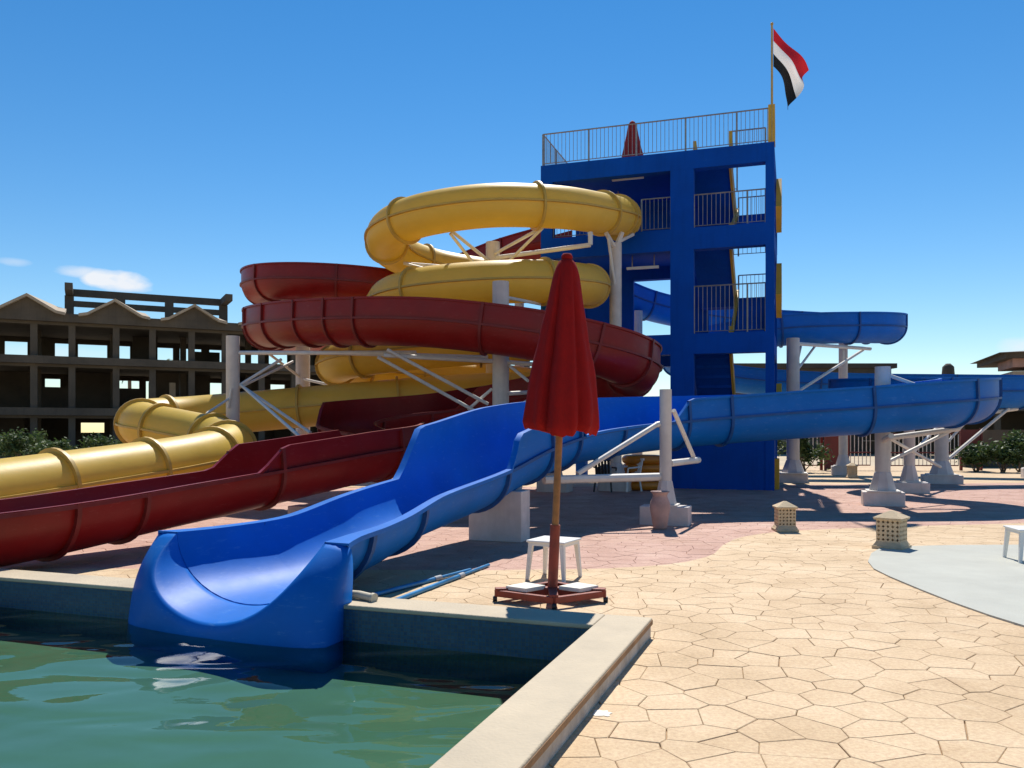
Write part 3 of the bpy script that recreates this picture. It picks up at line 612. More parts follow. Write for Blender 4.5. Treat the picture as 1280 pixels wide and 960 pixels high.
post('tall white post beside the tower under the upper blue loop', 9.0, 26.9, 4.6, 0.2, bsize=(0.45, 0.35, 0.28), arms=[
    ('beam', V(9.0, 26.9, 4.5), V(9.6, 28.6, 4.62), 0.06), ('beam', V(9.0, 27, 4.45), V(12.5, 29.3, 4.5), 0.06), ('strut', V(9.0, 26.9, 2.8), V(12.2, 29.2, 4.45), 0.05), ('strut', V(9.0, 26.9, 3.4), V(10.3, 28.6, 4.5), 0.04), ('strut', V(9.0, 26.9, 3.2), V(9.8, 28.5, 4.5), 0.04), ('strut', V(11.4, 28.9, 4.0), V(11.4, 28.9, 4.5), 0.04)])
post('post carrying the far upper blue bend behind the tower', 12.4, 31.45, 4.98, 0.16)
post('post carrying the far right bend of the blue slide', 18.3, 29.3, 2.55, 0.18)
post('post behind the tower below the lower blue coil', 6.5, 32.0, 3.5, 0.16)
# pedestal blocks
o = MB().box((-0.42, -0.2, 0), (0.4, 0.22, 0.74), 0, U, W, V(-0.18, 12.45, 0)).build('concrete_pedestal', M['block']); bevel(o, 0.012)
tag(o, 'plain whitewashed concrete block under the blue slide', 'block')
o = MB().box((-0.3, -0.18, 0), (0.3, 0.18, 0.40), 0, U, W, V(-3.3, 13.7, 0)).build('concrete_pedestal', M['block']); bevel(o, 0.012)
tag(o, 'low concrete block under the lower red slide', 'block')
o = MB().box((-0.3, -0.2, 0), (0.3, 0.2, 0.42), 0, U, W, V(-6.7, 14.7, 0)).build('concrete_pedestal', M['block']); bevel(o, 0.012)
tag(o, 'low concrete block under the last yellow tube', 'block')

# ------------------------------------------------------------------ tower
TO = Vector((0.86, 25.1, 0)); TLn = 6.66; TD = 4.6
tw = thing('slide_tower', TO, 'blue concrete slide tower with open floors, stairs and roof railing', 'tower')
def tb(lo, hi, name, m='tower', par=tw, mi=0):
    return MB().box(lo, hi, 0, U, W, TO).build(name, M[m], par)
LV = [(9.03, 9.55), (6.75, 7.36), (3.80, 4.37)]
for (a0, a1) in ((0, .35), (3.84, 4.49), (6.43, 6.66)):
    for (b0, b1) in ((0, .35), (TD - .35, TD)):
        for z0, z1 in ((-.05, 3.80), (4.37, 6.75), (7.36, 9.03)): tb((a0, b0, z0), (a1, b1, z1), 'column')
for z0, z1 in LV:
    tb((0, -.003, z0), (TLn, .32, z1), 'beam'); tb((0, TD - .32, z0), (4.4, TD + .003, z1), 'beam')
    tb((0, .32, z0), (.3, TD - .32, z1), 'beam'); tb((TLn - .23, .32, z0), (TLn, TD - .32, z1), 'beam')
    tb((.3, .32, z1 - .2), (4.3, TD - .32, z1), 'floor_slab')
    tb((4.3, .32, z1 - .2), (6.43, 1.0, z1), 'floor_slab')
    tb((4.0, .32, z0), (4.3, TD - .32, z1 - .2), 'beam')
tb((4.49, 0.03, -.05), (6.43, .2, 1.9), 'wall_panel'); tb((6.5, .35, -.05), (6.62, TD - .35, 1.9), 'wall_panel')
tb((4.1, .35, -.05), (4.25, TD - .35, 3.8), 'wall_panel'); tb((.35, TD - .3, 4.37), (2.0, TD - .1, 6.75), 'wall_panel'); tb((.35, TD - .3, 7.36), (3.84, TD - .12, 7.6), 'wall_panel')
tb((1.2, TD - .28, 8.3), (3.84, TD - .1, 9.03), 'wall_panel')
def twp(a, b_, z): return TO + U * a + W * b_ + Vector((0, 0, z))
def flight(z0, z1):
    zm = (z0 + z1) / 2 - 0.05; b0, b1 = 1.0, 3.5; nst = 8
    fl = thing('tmp', TO, '', '') if False else None
    # outgoing flight on the outer side, returning flight along the middle column
    for (a0, a1, za, zb, ba, bb) in ((5.5, 6.4, z0, zm, b0, b1), (4.32, 5.4, zm, z1, b1, b0)):
        so_ = MB().hexa([twp(a0, ba, za - .22), twp(a1, ba, za - .22), twp(a1, bb, zb - .22), twp(a0, bb, zb - .22), twp(a0, ba, za - .04), twp(a1, ba, za - .04), twp(a1, bb, zb - .04), twp(a0, bb, zb - .04)]).build('stair_flight', M['tower'], tw)
        for k in range(nst):
            t0, t1 = k / nst, (k + 1) / nst; zz0 = za + (zb - za) * t0; zz1 = za + (zb - za) * t1
            q0, q1 = sorted((ba + (bb - ba) * t0, ba + (bb - ba) * t1))
            MB().box((a0 + .04, q0, zz0 - .03), (a1 - .04, q1, zz1 - .01), 0, U, W, TO).build('step', M['tower'], so_)
        for ae in ((a1 - .02, a1 + .05), (a0 - .05, a0 + .02)):
            if ae[0] < 4.35: continue
            MB().hexa([twp(ae[0], ba, za - .27), twp(ae[1], ba, za - .27), twp(ae[1], bb, zb - .27), twp(ae[0], bb, zb - .27), twp(ae[0], ba, za + .30), twp(ae[1], ba, za + .30), twp(ae[1], bb, zb + .30), twp(ae[0], bb, zb + .30)]).build('stringer', M['ochre'], so_)
    tb((4.32, b1, zm - .2), (6.6, TD - .32, zm), 'stair_landing')
    # ochre kite panel on the outside of the landing
    k = MB(); kp = [(1.9, zm - .15), (2.7, zm - .75), (3.5, zm + .1), (2.9, zm + .95)]
    k.v = [twp(6.665, q, z) for q, z in kp] + [twp(6.82, q, z) for q, z in kp]
    k.f = [(0, 1, 2, 3), (7, 6, 5, 4)] + [(i, 4 + i, 4 + (i + 1) % 4, (i + 1) % 4) for i in range(4)]; k.m = [0] * 6; k.build('side_panel', M['ochre'], tw)
for z0, z1 in ((0, 4.37), (4.37, 7.36), (7.36, 9.55)): flight(z0, z1)
tb((TLn + .001, .4, 0), (TLn + .12, 1.2, 0.85), 'side_panel', 'ochre')
def railing(p, q, z, h=0.95, sp=0.115, par=tw, mid=False, name='railing'):
    p, q = twp(*p, z), twp(*q, z); L = (q - p).length; d = (q - p) / L; mb = MB(); up = Vector((0, 0, 1))
    mb.tube(p + up * h, q + up * h, 0.02, 6); mb.tube(p + up * .07, q + up * .07, 0.013, 6)
    if mid: mb.tube(p + up * h * .6, q + up * h * .6, 0.014, 6)
    r = mb.build('railing', M['rail'], par); n = int(L / sp)
    pb = MB()
    for k in range(n + 1):
        c = p + d * (L * k / n)
        if k % 12 == 0 or k == n: MB().tube(c, c + up * h, 0.026, 8).build('baluster_post', M['rail'], r)
        else: pb.tube(c + up * .07, c + up * h, 0.0085, 5, cap=False)
    o = pb.build('balusters', M['rail'], r); o['kind'] = 'stuff'
railing((.05, .06), (6.6, .06), 9.55); railing((.06, .1), (.06, TD - .1), 9.55); railing((.1, TD - .06), (5.4, TD - .06), 9.55, sp=.14); railing((6.58, .1), (6.58, TD - .1), 9.55, h=.6, sp=.14)
railing((5.45, 1.0), (6.4, 1.0), 9.75, h=.55, mid=False)
railing((3.0, .12), (3.84, .12), 7.36); railing((.35, .12), (2.1, .12), 7.36); railing((4.49, .12), (6.43, .12), 7.36); railing((4.49, .12), (6.43, .12), 4.37, h=1.35)
railing((.4, TD - .2), (6.43, TD - .2), 7.36, sp=.14, mid=True); railing((5.5, TD - .2), (6.43, TD - .2), 4.37, h=1.5, mid=True); railing((5.45, TD - .1), (6.6, TD - .1), 5.85, h=.9, sp=.12); railing((5.45, TD - .1), (6.6, TD - .1), 8.4, h=.9, sp=.12)
MB().hexa([twp(6.5, .0, 9.55), twp(6.68, .0, 9.55), twp(6.68, .5, 9.55), twp(6.5, .5, 9.55), twp(6.5, .0, 10.58), twp(6.68, .0, 10.58), twp(6.68, .5, 10.1), twp(6.5, .5, 10.1)]).build('corner_fin', M['ochre'], tw)
for (a, b_, h) in ((4.42, .5, .42), (5.42, .5, .6)):
    MB().hexa([twp(a, b_, 9.55), twp(a + .09, b_, 9.55), twp(a + .09, b_ + .9, 9.55), twp(a, b_ + .9, 9.55), twp(a, b_, 9.55 + h), twp(a + .09, b_, 9.55 + h), twp(a + .09, b_ + .9, 9.6), twp(a, b_ + .9, 9.6)]).build('roof_fin', M['ochre'], tw)
for (a, b_, z, zc) in ((2.0, .75, 9.2, 9.35), (2.45, .7, 6.5, 7.16), (1.0, 2.6, 9.2, 9.35), (2.6, .6, 3.55, 4.17)):
    l = tb((a, b_, z - .07), (a + .95, b_ + .09, z), 'tube_lamp', 'plastic')
    for x in (a + .15, a + .8): tb((x, b_ + .03, z), (x + .03, b_ + .06, zc), 'hanger', 'rail', l)
# roof umbrella, flag
def umbrella(name, label, o, z0, z1, rb, m, n=8, pole=None):
    root = thing(name, o, label, 'umbrella'); L = z1 - z0; prof = []
    KP = 30; r_ = random.Random(5); nf = 6; ph0 = [r_.uniform(-.25, .25) for _ in range(nf)]; am = [r_.uniform(.6, 1.25) for _ in range(nf)]; dz0 = [r_.uniform(-.07, .05) for _ in range(nf)]
    tab = [(0, .93), (.03, 1.0), (.1, .985), (.17, .95), (.4, .77), (.63, .56), (.8, .43), (.9, .34), (.955, .26), (.985, .17), (1, .05)]
    for k in range(KP + 1):
        t = k / KP; t = t + .02 * math.sin(t * 6.28); prof.append((rb * lin(tab, t), z0 + L * t))
    def fold(k, th, r):
        t = k / KP; g = (th / (2 * math.pi) * nf) % nf; i = int(g); fr_ = g - i; w_ = .5 + ph0[i] + .08 * math.sin(t * 5 + i)
        v_ = abs(fr_ - w_) / (w_ if fr_ < w_ else 1 - w_)          # 0 on the bulge, 1 in the crease
        a = am[i] * .17 * min(1, (1 - t) * 3.5); rip = .018 * math.sin(t * 21 + i * 2 + fr_ * 5) + .014 * math.sin(t * 9 + i * 5)
        rr = r * (1.06 + a * (.45 - v_ ** 3 * 1.3) + .05 * math.sin(fr_ * 12 + i) * (1 - t) + rip)
        dz = (dz0[i] - .05 * (1 - v_ ** 2) + .012 * math.sin(fr_ * 25 + i)) * max(0, 1 - t * 5) * rb / .36
        return rr, dz
    MB().lathe(o, prof, 144, fold).build('canopy', m, root, True)
    return root
ro = twp(2.35, 2.2, 9.55); u2 = umbrella('umbrella', 'small faded red umbrella folded on the tower roof', ro, 1.05 - .85, 2.35 - .5, 0.36, M['umb_old'])
MB().tube(ro, ro + V(0, 0, .5), .025, 8).build('pole', M['wood'], u2)
fp = twp(6.6, .02, 9.55); fl = thing('flag', fp + V(0, 0, .0), 'red, white and black flag hanging from a gold pole on the tower', 'flag')
ptop = 9.55 + 3.25
MB().tube(fp, fp + V(0, 0, 3.2), .035, 10, .028).build('pole', M['gold'], fl, True, 40)
MB().lathe(fp + V(0, 0, 3.2), [(.03, 0), (.045, .03), (.03, .07), (.005, .08)], 10).build('finial', M['gold'], fl, True)
def flagpt(s_, t):            # s along fly 0..1, t down the hoist 0..1
    base = fp + V(0.04, 0, 3.12); z_h = -1.05 * t
    x = 1.05 * s_ * (1 - 0.62 * t * s_) ; z = z_h * (1 - .12 * s_) - 1.15 * s_ - .35 * s_ * s_ * (t - .3)
    y = 0.13 * math.sin(s_ * 7 + t * 4) * s_ + .16 * math.sin(t * 8 + 1.5) * s_
    x += 0.08 * math.sin(t * 9 + s_ * 3) * s_
    return base + V(x, y, z)
for k, mn in enumerate(('f_red', 'f_white', 'f_black')):
    mb = MB(); mb.rings([[flagpt(i / 20, (k + j / 8) / 3) for j in range(9)] for i in range(21)], closed=False)
    o = mb.build(('red_stripe', 'white_stripe', 'black_stripe')[k], M[mn], fl, True)

# ------------------------------------------------------------------ big closed umbrella with cross base
ub = V(0.38, 7.98, 0)
um = umbrella('umbrella', 'tall closed red canvas umbrella on a wooden pole behind the pool edge', ub, 1.67, 3.27, 0.325, M['umb'])
MB().lathe(ub, [(.05, 3.24), (.055, 3.27), (.04, 3.295), (.012, 3.30)], 14).build('cap', M['umb'], um, True)
MB().tube(ub + V(0, 0, .7), ub + V(0, 0, 3.2), .034, 14).build('pole', M['wood'], um, True, 40)
MB().tube(ub + V(0, 0, .05), ub + V(0, 0, .72), .048, 14).build('pole_sleeve', M['redwood'], um, True, 40)
MB().lathe(ub, [(.05, 1.56), (.07, 1.58), (.07, 1.66), (.05, 1.68)], 14).build('hub', M['wood'], um, True, 40)
for ch in um.children: ch.rotation_euler.y = math.radians(2.5)
def beam(p, q, wd, h, z): 
    d = (q - p).normalized(); nrm = Vector((-d.y, d.x, 0)) * wd / 2; return MB().hexa([p - nrm + V(0, 0, z), q - nrm + V(0, 0, z), q + nrm + V(0, 0, z), p + nrm + V(0, 0, z), p - nrm + V(0, 0, z + h), q - nrm + V(0, 0, z + h), q + nrm + V(0, 0, z + h), p + nrm + V(0, 0, z + h)])
tips = [ub + V(-.54, -.05, 0), ub + V(.0, -.40, 0), ub + V(.50, -.08, 0), ub + V(.03, .42, 0)]
for i, (t0) in enumerate(tips):
    bevel(beam(ub, t0, .08, .075, .055).build('base_arm', M['redwood'], um), .006)
    bevel(beam(t0 * .985 + ub * .015, tips[(i + 1) % 4] * .985 + ub * .015, .05, .06, .05).build('base_rail', M['redwood'], um), .005)
    MB().tube(V(t0.x - .02, t0.y, .028), V(t0.x + .02, t0.y, .028), .028, 12).build('caster', M['black'], um, True, 40)
for s_ in (-1, 1):
    c = ub + V(.25 * s_, -.03, 0)
    mb = MB().hexa([c + V(-.19, -.03, .112), c + V(.0, -.17, .112), c + V(.19, .0, .112), c + V(.0, .17, .112), c + V(-.19, -.03, .15), c + V(.0, -.17, .15), c + V(.19, .0, .15), c + V(.0, .17, .15)])
    bevel(mb.build('ballast_slab', M['slab'], um), .006)

# ------------------------------------------------------------------ small plastic tables
def table(label, x, y, wd, h, rz, m):
    root = thing('plastic_table', (x, y, 0), label, 'table'); X = V(math.cos(rz), math.sin(rz), 0); Y = V(-math.sin(rz), math.cos(rz), 0); o = V(x, y, 0); a = wd / 2
    t = MB().box((-a, -a, h - .025), (a, a, h), 0, X, Y, o).build('table_top', m, root); bevel(t, .01, 3)
    MB().box((-a + .02, -a + .02, h - .06), (a - .02, a - .02, h - .026), 0, X, Y, o).build('apron', m, root)
    for sx in (-1, 1):
        for sy in (-1, 1):
            p = o + X * sx * (a - .045) + Y * sy * (a - .045); q = o + X * sx * (a - .012) + Y * sy * (a - .012)
            bevel(MB().hexa([q + X * dx * .018 + Y * dy * .018 for dx, dy in ((-1, -1), (1, -1), (1, 1), (-1, 1))] + [p + X * dx * .026 + Y * dy * .026 + V(0, 0, h - .03) for dx, dy in ((-1, -1), (1, -1), (1, 1), (-1, 1))]).build('leg', m, root), .005)
    return root
table('small white plastic side table standing behind the red umbrella', .46, 9.2, .46, .43, math.radians(-28), M['plastic'])
table('white plastic side table standing on the grey concrete patch', 6.42, 10.35, .5, .42, math.radians(-10), M['plastic'])

# ------------------------------------------------------------------ lattice lanterns
def lantern(label, x, y, wd, h, rz, holes=(5, 6)):
    root = thing('garden_lantern', (x, y, 0), label, 'lantern', None); X = V(math.cos(rz), math.sin(rz), 0); Y = V(-math.sin(rz), math.cos(rz), 0); o = V(x, y, 0); a = wd / 2
    zb, zt = h * .2, h * .77
    bevel(MB().box((-a * 1.12, -a * 1.12, 0), (a * 1.12, a * 1.12, h * .09), 0, X, Y, o).build('plinth', M['lantern'], root), .008)
    mb = MB(); mb.hexa([o + X * sx * a * 1.05 + Y * sy * a * 1.05 + V(0, 0, h * .088) for sx, sy in ((-1, -1), (1, -1), (1, 1), (-1, 1))] + [o + X * sx * a * .86 + Y * sy * a * .86 + V(0, 0, zb) for sx, sy in ((-1, -1), (1, -1), (1, 1), (-1, 1))]).build('base_moulding', M['lantern'], root)
    aw = a * .86
    for (dx, nx_) in ((X, -Y), (Y, X), (-X, Y), (-Y, -X)):
        mb = MB(); nxh, nzh = holes; cw = 2 * aw / nxh; chh = (zt - zb) / nzh; org = o + nx_ * aw - dx * aw + V(0, 0, zb)
        for i in range(nxh):
            for j in range(nzh):
                c0 = org + dx * (i * cw) + V(0, 0, j * chh); C = [c0, c0 + dx * cw, c0 + dx * cw + V(0, 0, chh), c0 + V(0, 0, chh)]
                k = .68; mid = c0 + dx * cw / 2 + V(0, 0, chh / 2); Dm = [mid - V(0, 0, chh / 2 * k), mid + dx * cw / 2 * k, mid + V(0, 0, chh / 2 * k), mid - dx * cw / 2 * k]
                b0 = len(mb.v); mb.v += C + Dm + [p - nx_ * .022 for p in Dm]
                for e in range(4):
                    mb.f += [(b0 + e, b0 + (e + 1) % 4, b0 + 4 + e), (b0 + (e + 1) % 4, b0 + 4 + (e + 1) % 4, b0 + 4 + e), (b0 + 4 + e, b0 + 4 + (e + 1) % 4, b0 + 8 + (e + 1) % 4, b0 + 8 + e)]; mb.m += [0, 0, 0]
        mb.build('lattice_panel', M['lantern'], root)
    bevel(MB().box((-a * 1.02, -a * 1.02, zt), (a * 1.02, a * 1.02, zt + h * .05), 0, X, Y, o).build('cornice', M['lantern'], root), .006)
    mb = MB(); zc = zt + h * .05
    mb.hexa([o + X * sx * a * 1.08 + Y * sy * a * 1.08 + V(0, 0, zc) for sx, sy in ((-1, -1), (1, -1), (1, 1), (-1, 1))] + [o + X * sx * a * .15 + Y * sy * a * .15 + V(0, 0, h) for sx, sy in ((-1, -1), (1, -1), (1, 1), (-1, 1))]); bevel(mb.build('roof_cap', M['lantern'], root), .006)
    return root
lantern('sandstone lattice lantern on the edge of the rose paving before the tower', 4.42, 13.6, .32, .48, math.radians(-4), (5, 5))
lantern('larger sandstone lattice lantern at the corner of the grey concrete patch', 5.22, 11.55, .36, .52, math.radians(-42), (5, 5))
lantern('small far sandstone lantern near the maroon gate', 11.9, 29.4, .34, .52, math.radians(-10), (4, 4))

jar = MB().lathe((2.44, 13.85, 0), [(.10, 0), (.115, .03), (.135, .16), (.165, .34), (.165, .42), (.135, .50), (.115, .55), (.13, .59), (.16, .62), (.14, .625), (.10, .57)], 28).build('clay_jar', M['clay'], None, True)
tag(jar, 'tall pinkish clay jar standing in front of a white post footing', 'jar')
# ------------------------------------------------------------------ loose poles, pipe
def ground_pt(px, py, z=0): D = (CAMH - z) * F / (py - HOR); return V((px - 640) * D / F, D, z)
for (a, c, lab) in ((ground_pt(494, 751, .025), ground_pt(611, 706, .025), 'blue telescopic pool pole lying nearest the umbrella base'), (ground_pt(455, 747, .025), ground_pt(588, 712, .025), 'blue pool pole lying nearest the blue slide')):
    r = thing('pool_pole', a, lab, 'pool pole'); k = c.lerp(a, .35)
    MB().tube(a, k, .024, 10).build('outer_tube', M['pipe'], r, True, 40); MB().tube(k, c, .018, 10).build('inner_tube', M['pipe'], r, True, 40); MB().tube(k + (a - k).normalized() * .06, k - (a - k).normalized() * .06, .029, 10).build('clamp', M['grey'], r, True, 40)
p0 = ground_pt(412, 741, .19); pp = [p0, p0 + V(.12, -.03, .0), p0 + V(.28, -.09, 0), p0 + V(.40, -.17, -.01)]
pr = thing('water_pipe', p0 * 1.0 - V(0, 0, .19), 'short beige pipe end resting on the coping beside the slide mouth', 'pipe')
MB().path([p0 - V(.2, -.05, 0)] + pp, .036, 12).build('pipe_body', M['beige'], pr, True, 40); MB().tube(pp[-1], pp[-1] + (pp[-1] - pp[-2]).normalized() * .03, .044, 12).build('pipe_rim', M['beige'], pr, True, 40)

# ------------------------------------------------------------------ things under the tower
def chair(label, x, y, rz, m):
    root = thing('plastic_chair', (x, y, 0), label, 'chair'); X = V(math.cos(rz), math.sin(rz), 0); Y = V(-math.sin(rz), math.cos(rz), 0); o = V(x, y, 0)
    bevel(MB().box((-.24, -.24, .40), (.24, .24, .435), 0, X, Y, o).build('seat', m, root), .012)
    for sx in (-1, 1):
        for sy in (-1, 1): MB().tube(o + X * .24 * sx + Y * .25 * sy, o + X * .2 * sx + Y * .2 * sy + V(0, 0, .41), .026, 8).build('leg', m, root)
        MB().path([o + X * .25 * sx - Y * .24 + V(0, 0, .42), o + X * .26 * sx - Y * .22 + V(0, 0, .63), o + X * .25 * sx + Y * .22 + V(0, 0, .66)], .022, 8).build('armrest', m, root)
    bk = MB()
    for k in range(5): bk.hexa([o + X * (-.2 + .085 * k) + Y * .22 + V(0, 0, .43), o + X * (-.14 + .085 * k) + Y * .22 + V(0, 0, .43), o + X * (-.14 + .085 * k) + Y * .25 + V(0, 0, .43), o + X * (-.2 + .085 * k) + Y * .25 + V(0, 0, .43)] + [o + X * (-.2 + .085 * k) + Y * .32 + V(0, 0, .86), o + X * (-.14 + .085 * k) + Y * .32 + V(0, 0, .86), o + X * (-.14 + .085 * k) + Y * .35 + V(0, 0, .86), o + X * (-.2 + .085 * k) + Y * .35 + V(0, 0, .86)])
    bk.box((-.23, .31, .83), (.23, .36, .89), 0, X, Y, o); bk.build('backrest', m, root); return root
chair('black plastic chair standing under the blue slide before the tower', 2.5, 22.6, math.radians(160), M['black'])
chair('white plastic chair standing beside the orange tube stack', 3.15, 22.7, math.radians(-60), M['plastic'])
chair('grey plastic chair standing behind the white plastic chair', 2.95, 23.7, math.radians(-100), M['grey'])
bag = MB().lathe((2.5, 22.58, .437), [(.1, 0), (.17, .03), (.18, .16), (.13, .26), (.05, .30)], 14).build('bag', M['grey'], None, True); tag(bag, 'grey cloth bag lying on the seat of the black chair', 'bag')
for k in range(4):
    mb = MB(); R = []; o = V(3.62, 23.3, .135 + .235 * k)
    for i in range(28):
        th = 2 * math.pi * i / 28; R.append([o + V(math.cos(th) * (.44 + .135 * math.cos(ph)), math.sin(th) * (.44 + .135 * math.cos(ph)), .125 * math.sin(ph)) for ph in [2 * math.pi * j / 12 for j in range(12)]])
    R.append(R[0]); rt = mb.rings(R).build('inflatable_ring', M['orange'], None, True)
    tag(rt, ('lowest orange ring of the stack beside the tower', 'second orange ring up in the stack beside the tower', 'third orange ring up in the stack beside the tower', 'topmost orange ring of the stack beside the tower')[k], 'swim ring', 'orange rings stacked by the tower')

# ------------------------------------------------------------------ unfinished building on the left
BO = V(-26.4, 56, 0); BX = V(.89, .454, 0).normalized(); BY = V(-BX.y, BX.x, 0)
bl = thing('unfinished_building', BO, 'unfinished brown concrete building with bare columns and small gable roofs', 'building')
def bb(lo, hi, name, m='bare', par=bl): return MB().box(lo, hi, 0, BX, BY, BO).build(name, M[m], par)
for z0, z1 in ((2.55, 3.15), (5.85, 6.45), (8.55, 9.2)): bb((-14, -.9, z0 + .12), (36, 11, z1), 'floor_slab'); bb((-14, -.4, z0 - .06), (36, 0, z0 + .118), 'edge_beam')
cols = [-4.7 - 4.8, -2.55 - 4.8, -4.75, -2.6, 0, 2.22, 4.7, 6.9, 9.4, 11.7, 14.2, 16.5, 19, 21.3, 23.8, 26.1, 28.6, 30.9, 33.4]
for c in cols:
    for (z0, z1) in ((-.1, 2.489), (3.151, 5.789), (6.451, 8.489)): bb((c - .2, -.42, z0), (c + .2, .0, z1), 'column')
rb2 = random.Random(11)
for fl_, (z0, z1) in enumerate(((-.1, 2.66), (3.15, 5.96), (6.45, 8.66))):
    for i, c in enumerate(cols):
        wd = rb2.choice((.24, .3, .9)) if fl_ else rb2.choice((.5, 1.1))
        bb((c - wd, 10.2, z0), (c + wd, 10.6, z1), 'column')
        if i % 2 == 0: bb((c - .2, 5, z0), (c + .2, 5.4, z1), 'column')
    bb((-14, 10.25, z1 - .35), (35, 10.55, z1 - .004), 'edge_beam')
    if fl_ < 2: bb((-14, 10.3, z0), (35, 10.5, z0 + .6), 'parapet')
    for i in range(len(cols) - 1):
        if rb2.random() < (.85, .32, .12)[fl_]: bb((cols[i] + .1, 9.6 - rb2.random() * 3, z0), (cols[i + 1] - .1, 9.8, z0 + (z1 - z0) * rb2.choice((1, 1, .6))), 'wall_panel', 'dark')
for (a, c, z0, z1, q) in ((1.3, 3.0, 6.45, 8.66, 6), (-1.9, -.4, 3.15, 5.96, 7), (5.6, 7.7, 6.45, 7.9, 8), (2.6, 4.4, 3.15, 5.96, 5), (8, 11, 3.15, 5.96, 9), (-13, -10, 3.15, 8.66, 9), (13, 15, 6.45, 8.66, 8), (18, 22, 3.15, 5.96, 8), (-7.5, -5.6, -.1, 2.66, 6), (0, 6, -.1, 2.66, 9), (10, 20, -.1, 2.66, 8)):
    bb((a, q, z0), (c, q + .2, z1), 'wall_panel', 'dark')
for (c, q) in ((2.35, 2.2), (3.7, 2.2)):
    for z0, z1 in ((3.15, 5.1), (.0, 2.0)): bb((c - .2, q, z0), (c + .2, q + .3, z1), 'brick_pier', 'bare2')
def gable(c):
    h = 1.1; wd = 2.25; q0, q1 = -1.3, 3.5; t = .18; z = 9.2
    g = MB()
    for s_ in (-1, 1):
        pts_ = [(c, z + h), (c + s_ * wd * .72, z + .12), (c + s_ * (wd * .72 + .5), z + .02)]
        for (a, z0), (e, z1) in zip(pts_[:-1], pts_[1:]):
            def bp(x, q, zz): return BO + BX * x + BY * q + V(0, 0, zz)
            lf = .85 if s_ > 0 else 0; la = lf if a != c else 0
            g.hexa([bp(a, q0, z0 - t), bp(e, q0, z1 - t), bp(e, q1, z1 - t + lf), bp(a, q1, z0 - t + la), bp(a, q0, z0), bp(e, q0, z1), bp(e, q1, z1 + lf), bp(a, q1, z0 + la)])
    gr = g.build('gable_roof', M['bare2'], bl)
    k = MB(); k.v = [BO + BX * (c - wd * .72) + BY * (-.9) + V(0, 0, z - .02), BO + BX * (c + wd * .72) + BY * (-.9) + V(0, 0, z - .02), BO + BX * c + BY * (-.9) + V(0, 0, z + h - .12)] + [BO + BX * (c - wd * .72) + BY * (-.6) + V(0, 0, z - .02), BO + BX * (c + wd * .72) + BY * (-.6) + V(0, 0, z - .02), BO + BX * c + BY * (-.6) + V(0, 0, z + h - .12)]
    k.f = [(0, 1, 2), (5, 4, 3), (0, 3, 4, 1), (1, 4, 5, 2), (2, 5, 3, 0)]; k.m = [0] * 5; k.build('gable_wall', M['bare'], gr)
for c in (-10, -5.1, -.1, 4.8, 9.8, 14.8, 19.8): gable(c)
rf = bb((-3.1, 7.0, 11.5), (8.1, 7.4, 12.0), 'roof_frame_beam'); bb((-3.1, 7.0, 10.75), (8.1, 7.4, 11.15), 'roof_frame_beam')
for c in (-2.85, .55, 3.9, 7.85): bb((c - .3, 6.98, 9.2), (c + .3, 7.42, 11.5), 'roof_frame_column')
bb((-3.1, 4.2, 11.5), (-2.6, 7.0, 12.0), 'roof_frame_beam'); bb((7.6, 4.2, 11.5), (8.1, 7.0, 12.0), 'roof_frame_beam')

# ------------------------------------------------------------------ buildings and fence on the right
cb = thing('pavilion_building', V(31, 52, 0), 'two storey brown pavilion with overhanging roof and bare columns', 'building')
def cbx(lo, hi, name, m, par=cb): return MB().box(lo, hi, 0, U, W, V(31.0, 52, 0)).build(name, M[m], par)
cbx((-.5, -.5, 6.15), (14, 8, 6.5), 'roof_slab', 'bare'); 
MB().hexa([V(31.0, 52, 0) + U * a + W * q + V(0, 0, z) for a, q, z in ((-.9, -.9, 6.48), (14.4, -.9, 6.48), (14.4, 8.4, 6.48), (-.9, 8.4, 6.48), (1.6, 2, 6.8), (12, 2, 6.8), (12, 6, 6.8), (1.6, 6, 6.8))]).build('roof', M['bare'], cb)
for k in range(5): cbx((0, 0, 3.5 + k * .53), (2.0, 4, 3.5 + k * .53 + (.27 if k % 2 else .53)), 'wall_course', ('pink', 'bare2')[k % 2])
for a in (2.5, 3.3, 6, 9, 12):
    cbx((a, 0, 3.4), (a + .3, .3, 6.15), 'column', 'bare'); cbx((a, 0, 0), (a + .3, .3, 2.9), 'column', 'bare')
cbx((-7, -.4, 2.9), (14, 8, 3.4), 'floor_slab', 'bare'); cbx((-7, 6, 0), (14, 6.3, 2.9), 'wall', 'dark'); cbx((8, 5, 3.4), (14, 5.3, 6.15), 'wall', 'dark')
for a in (-7, -5, -3, -1): cbx((a, 0, 0), (a + .35, .35, 2.9), 'column', 'bare')
def house(label, x0, x1, y, dep, zt, m, roof):
    h = thing('low_building', V((x0 + x1) / 2, y, 0), label, 'building')
    MB().box((x0, y, 0), (x1, y + dep, zt)).build('wall', M[m], h)
    MB().box((x0 - .3, y - .3, zt), (x1 + .3, y + dep + .3, zt + .35)).build('roof', M[roof], h)
    n = max(2, int((x1 - x0) / 2.6))
    for i in range(n):
        c = x0 + (i + .5) * (x1 - x0) / n
        for z in ([1.0, 3.9] if zt > 5.5 else [1.0]):
            wn = MB().box((c - .55, y - .06, z), (c + .55, y - .003, z + 1.3)).build('window', M['dark'], h); MB().box((c - .65, y - .12, z - .1), (c + .65, y - .062, z)).build('sill', M['bare2'], wn)
    return h
house('long dark brown building behind the tower', 16, 28, 62, 8, 6.3, 'bare', 'dark')
house('rose coloured low house with flat roof beyond the gate', 35, 44, 75, 9, 6.3, 'pink', 'bare2')
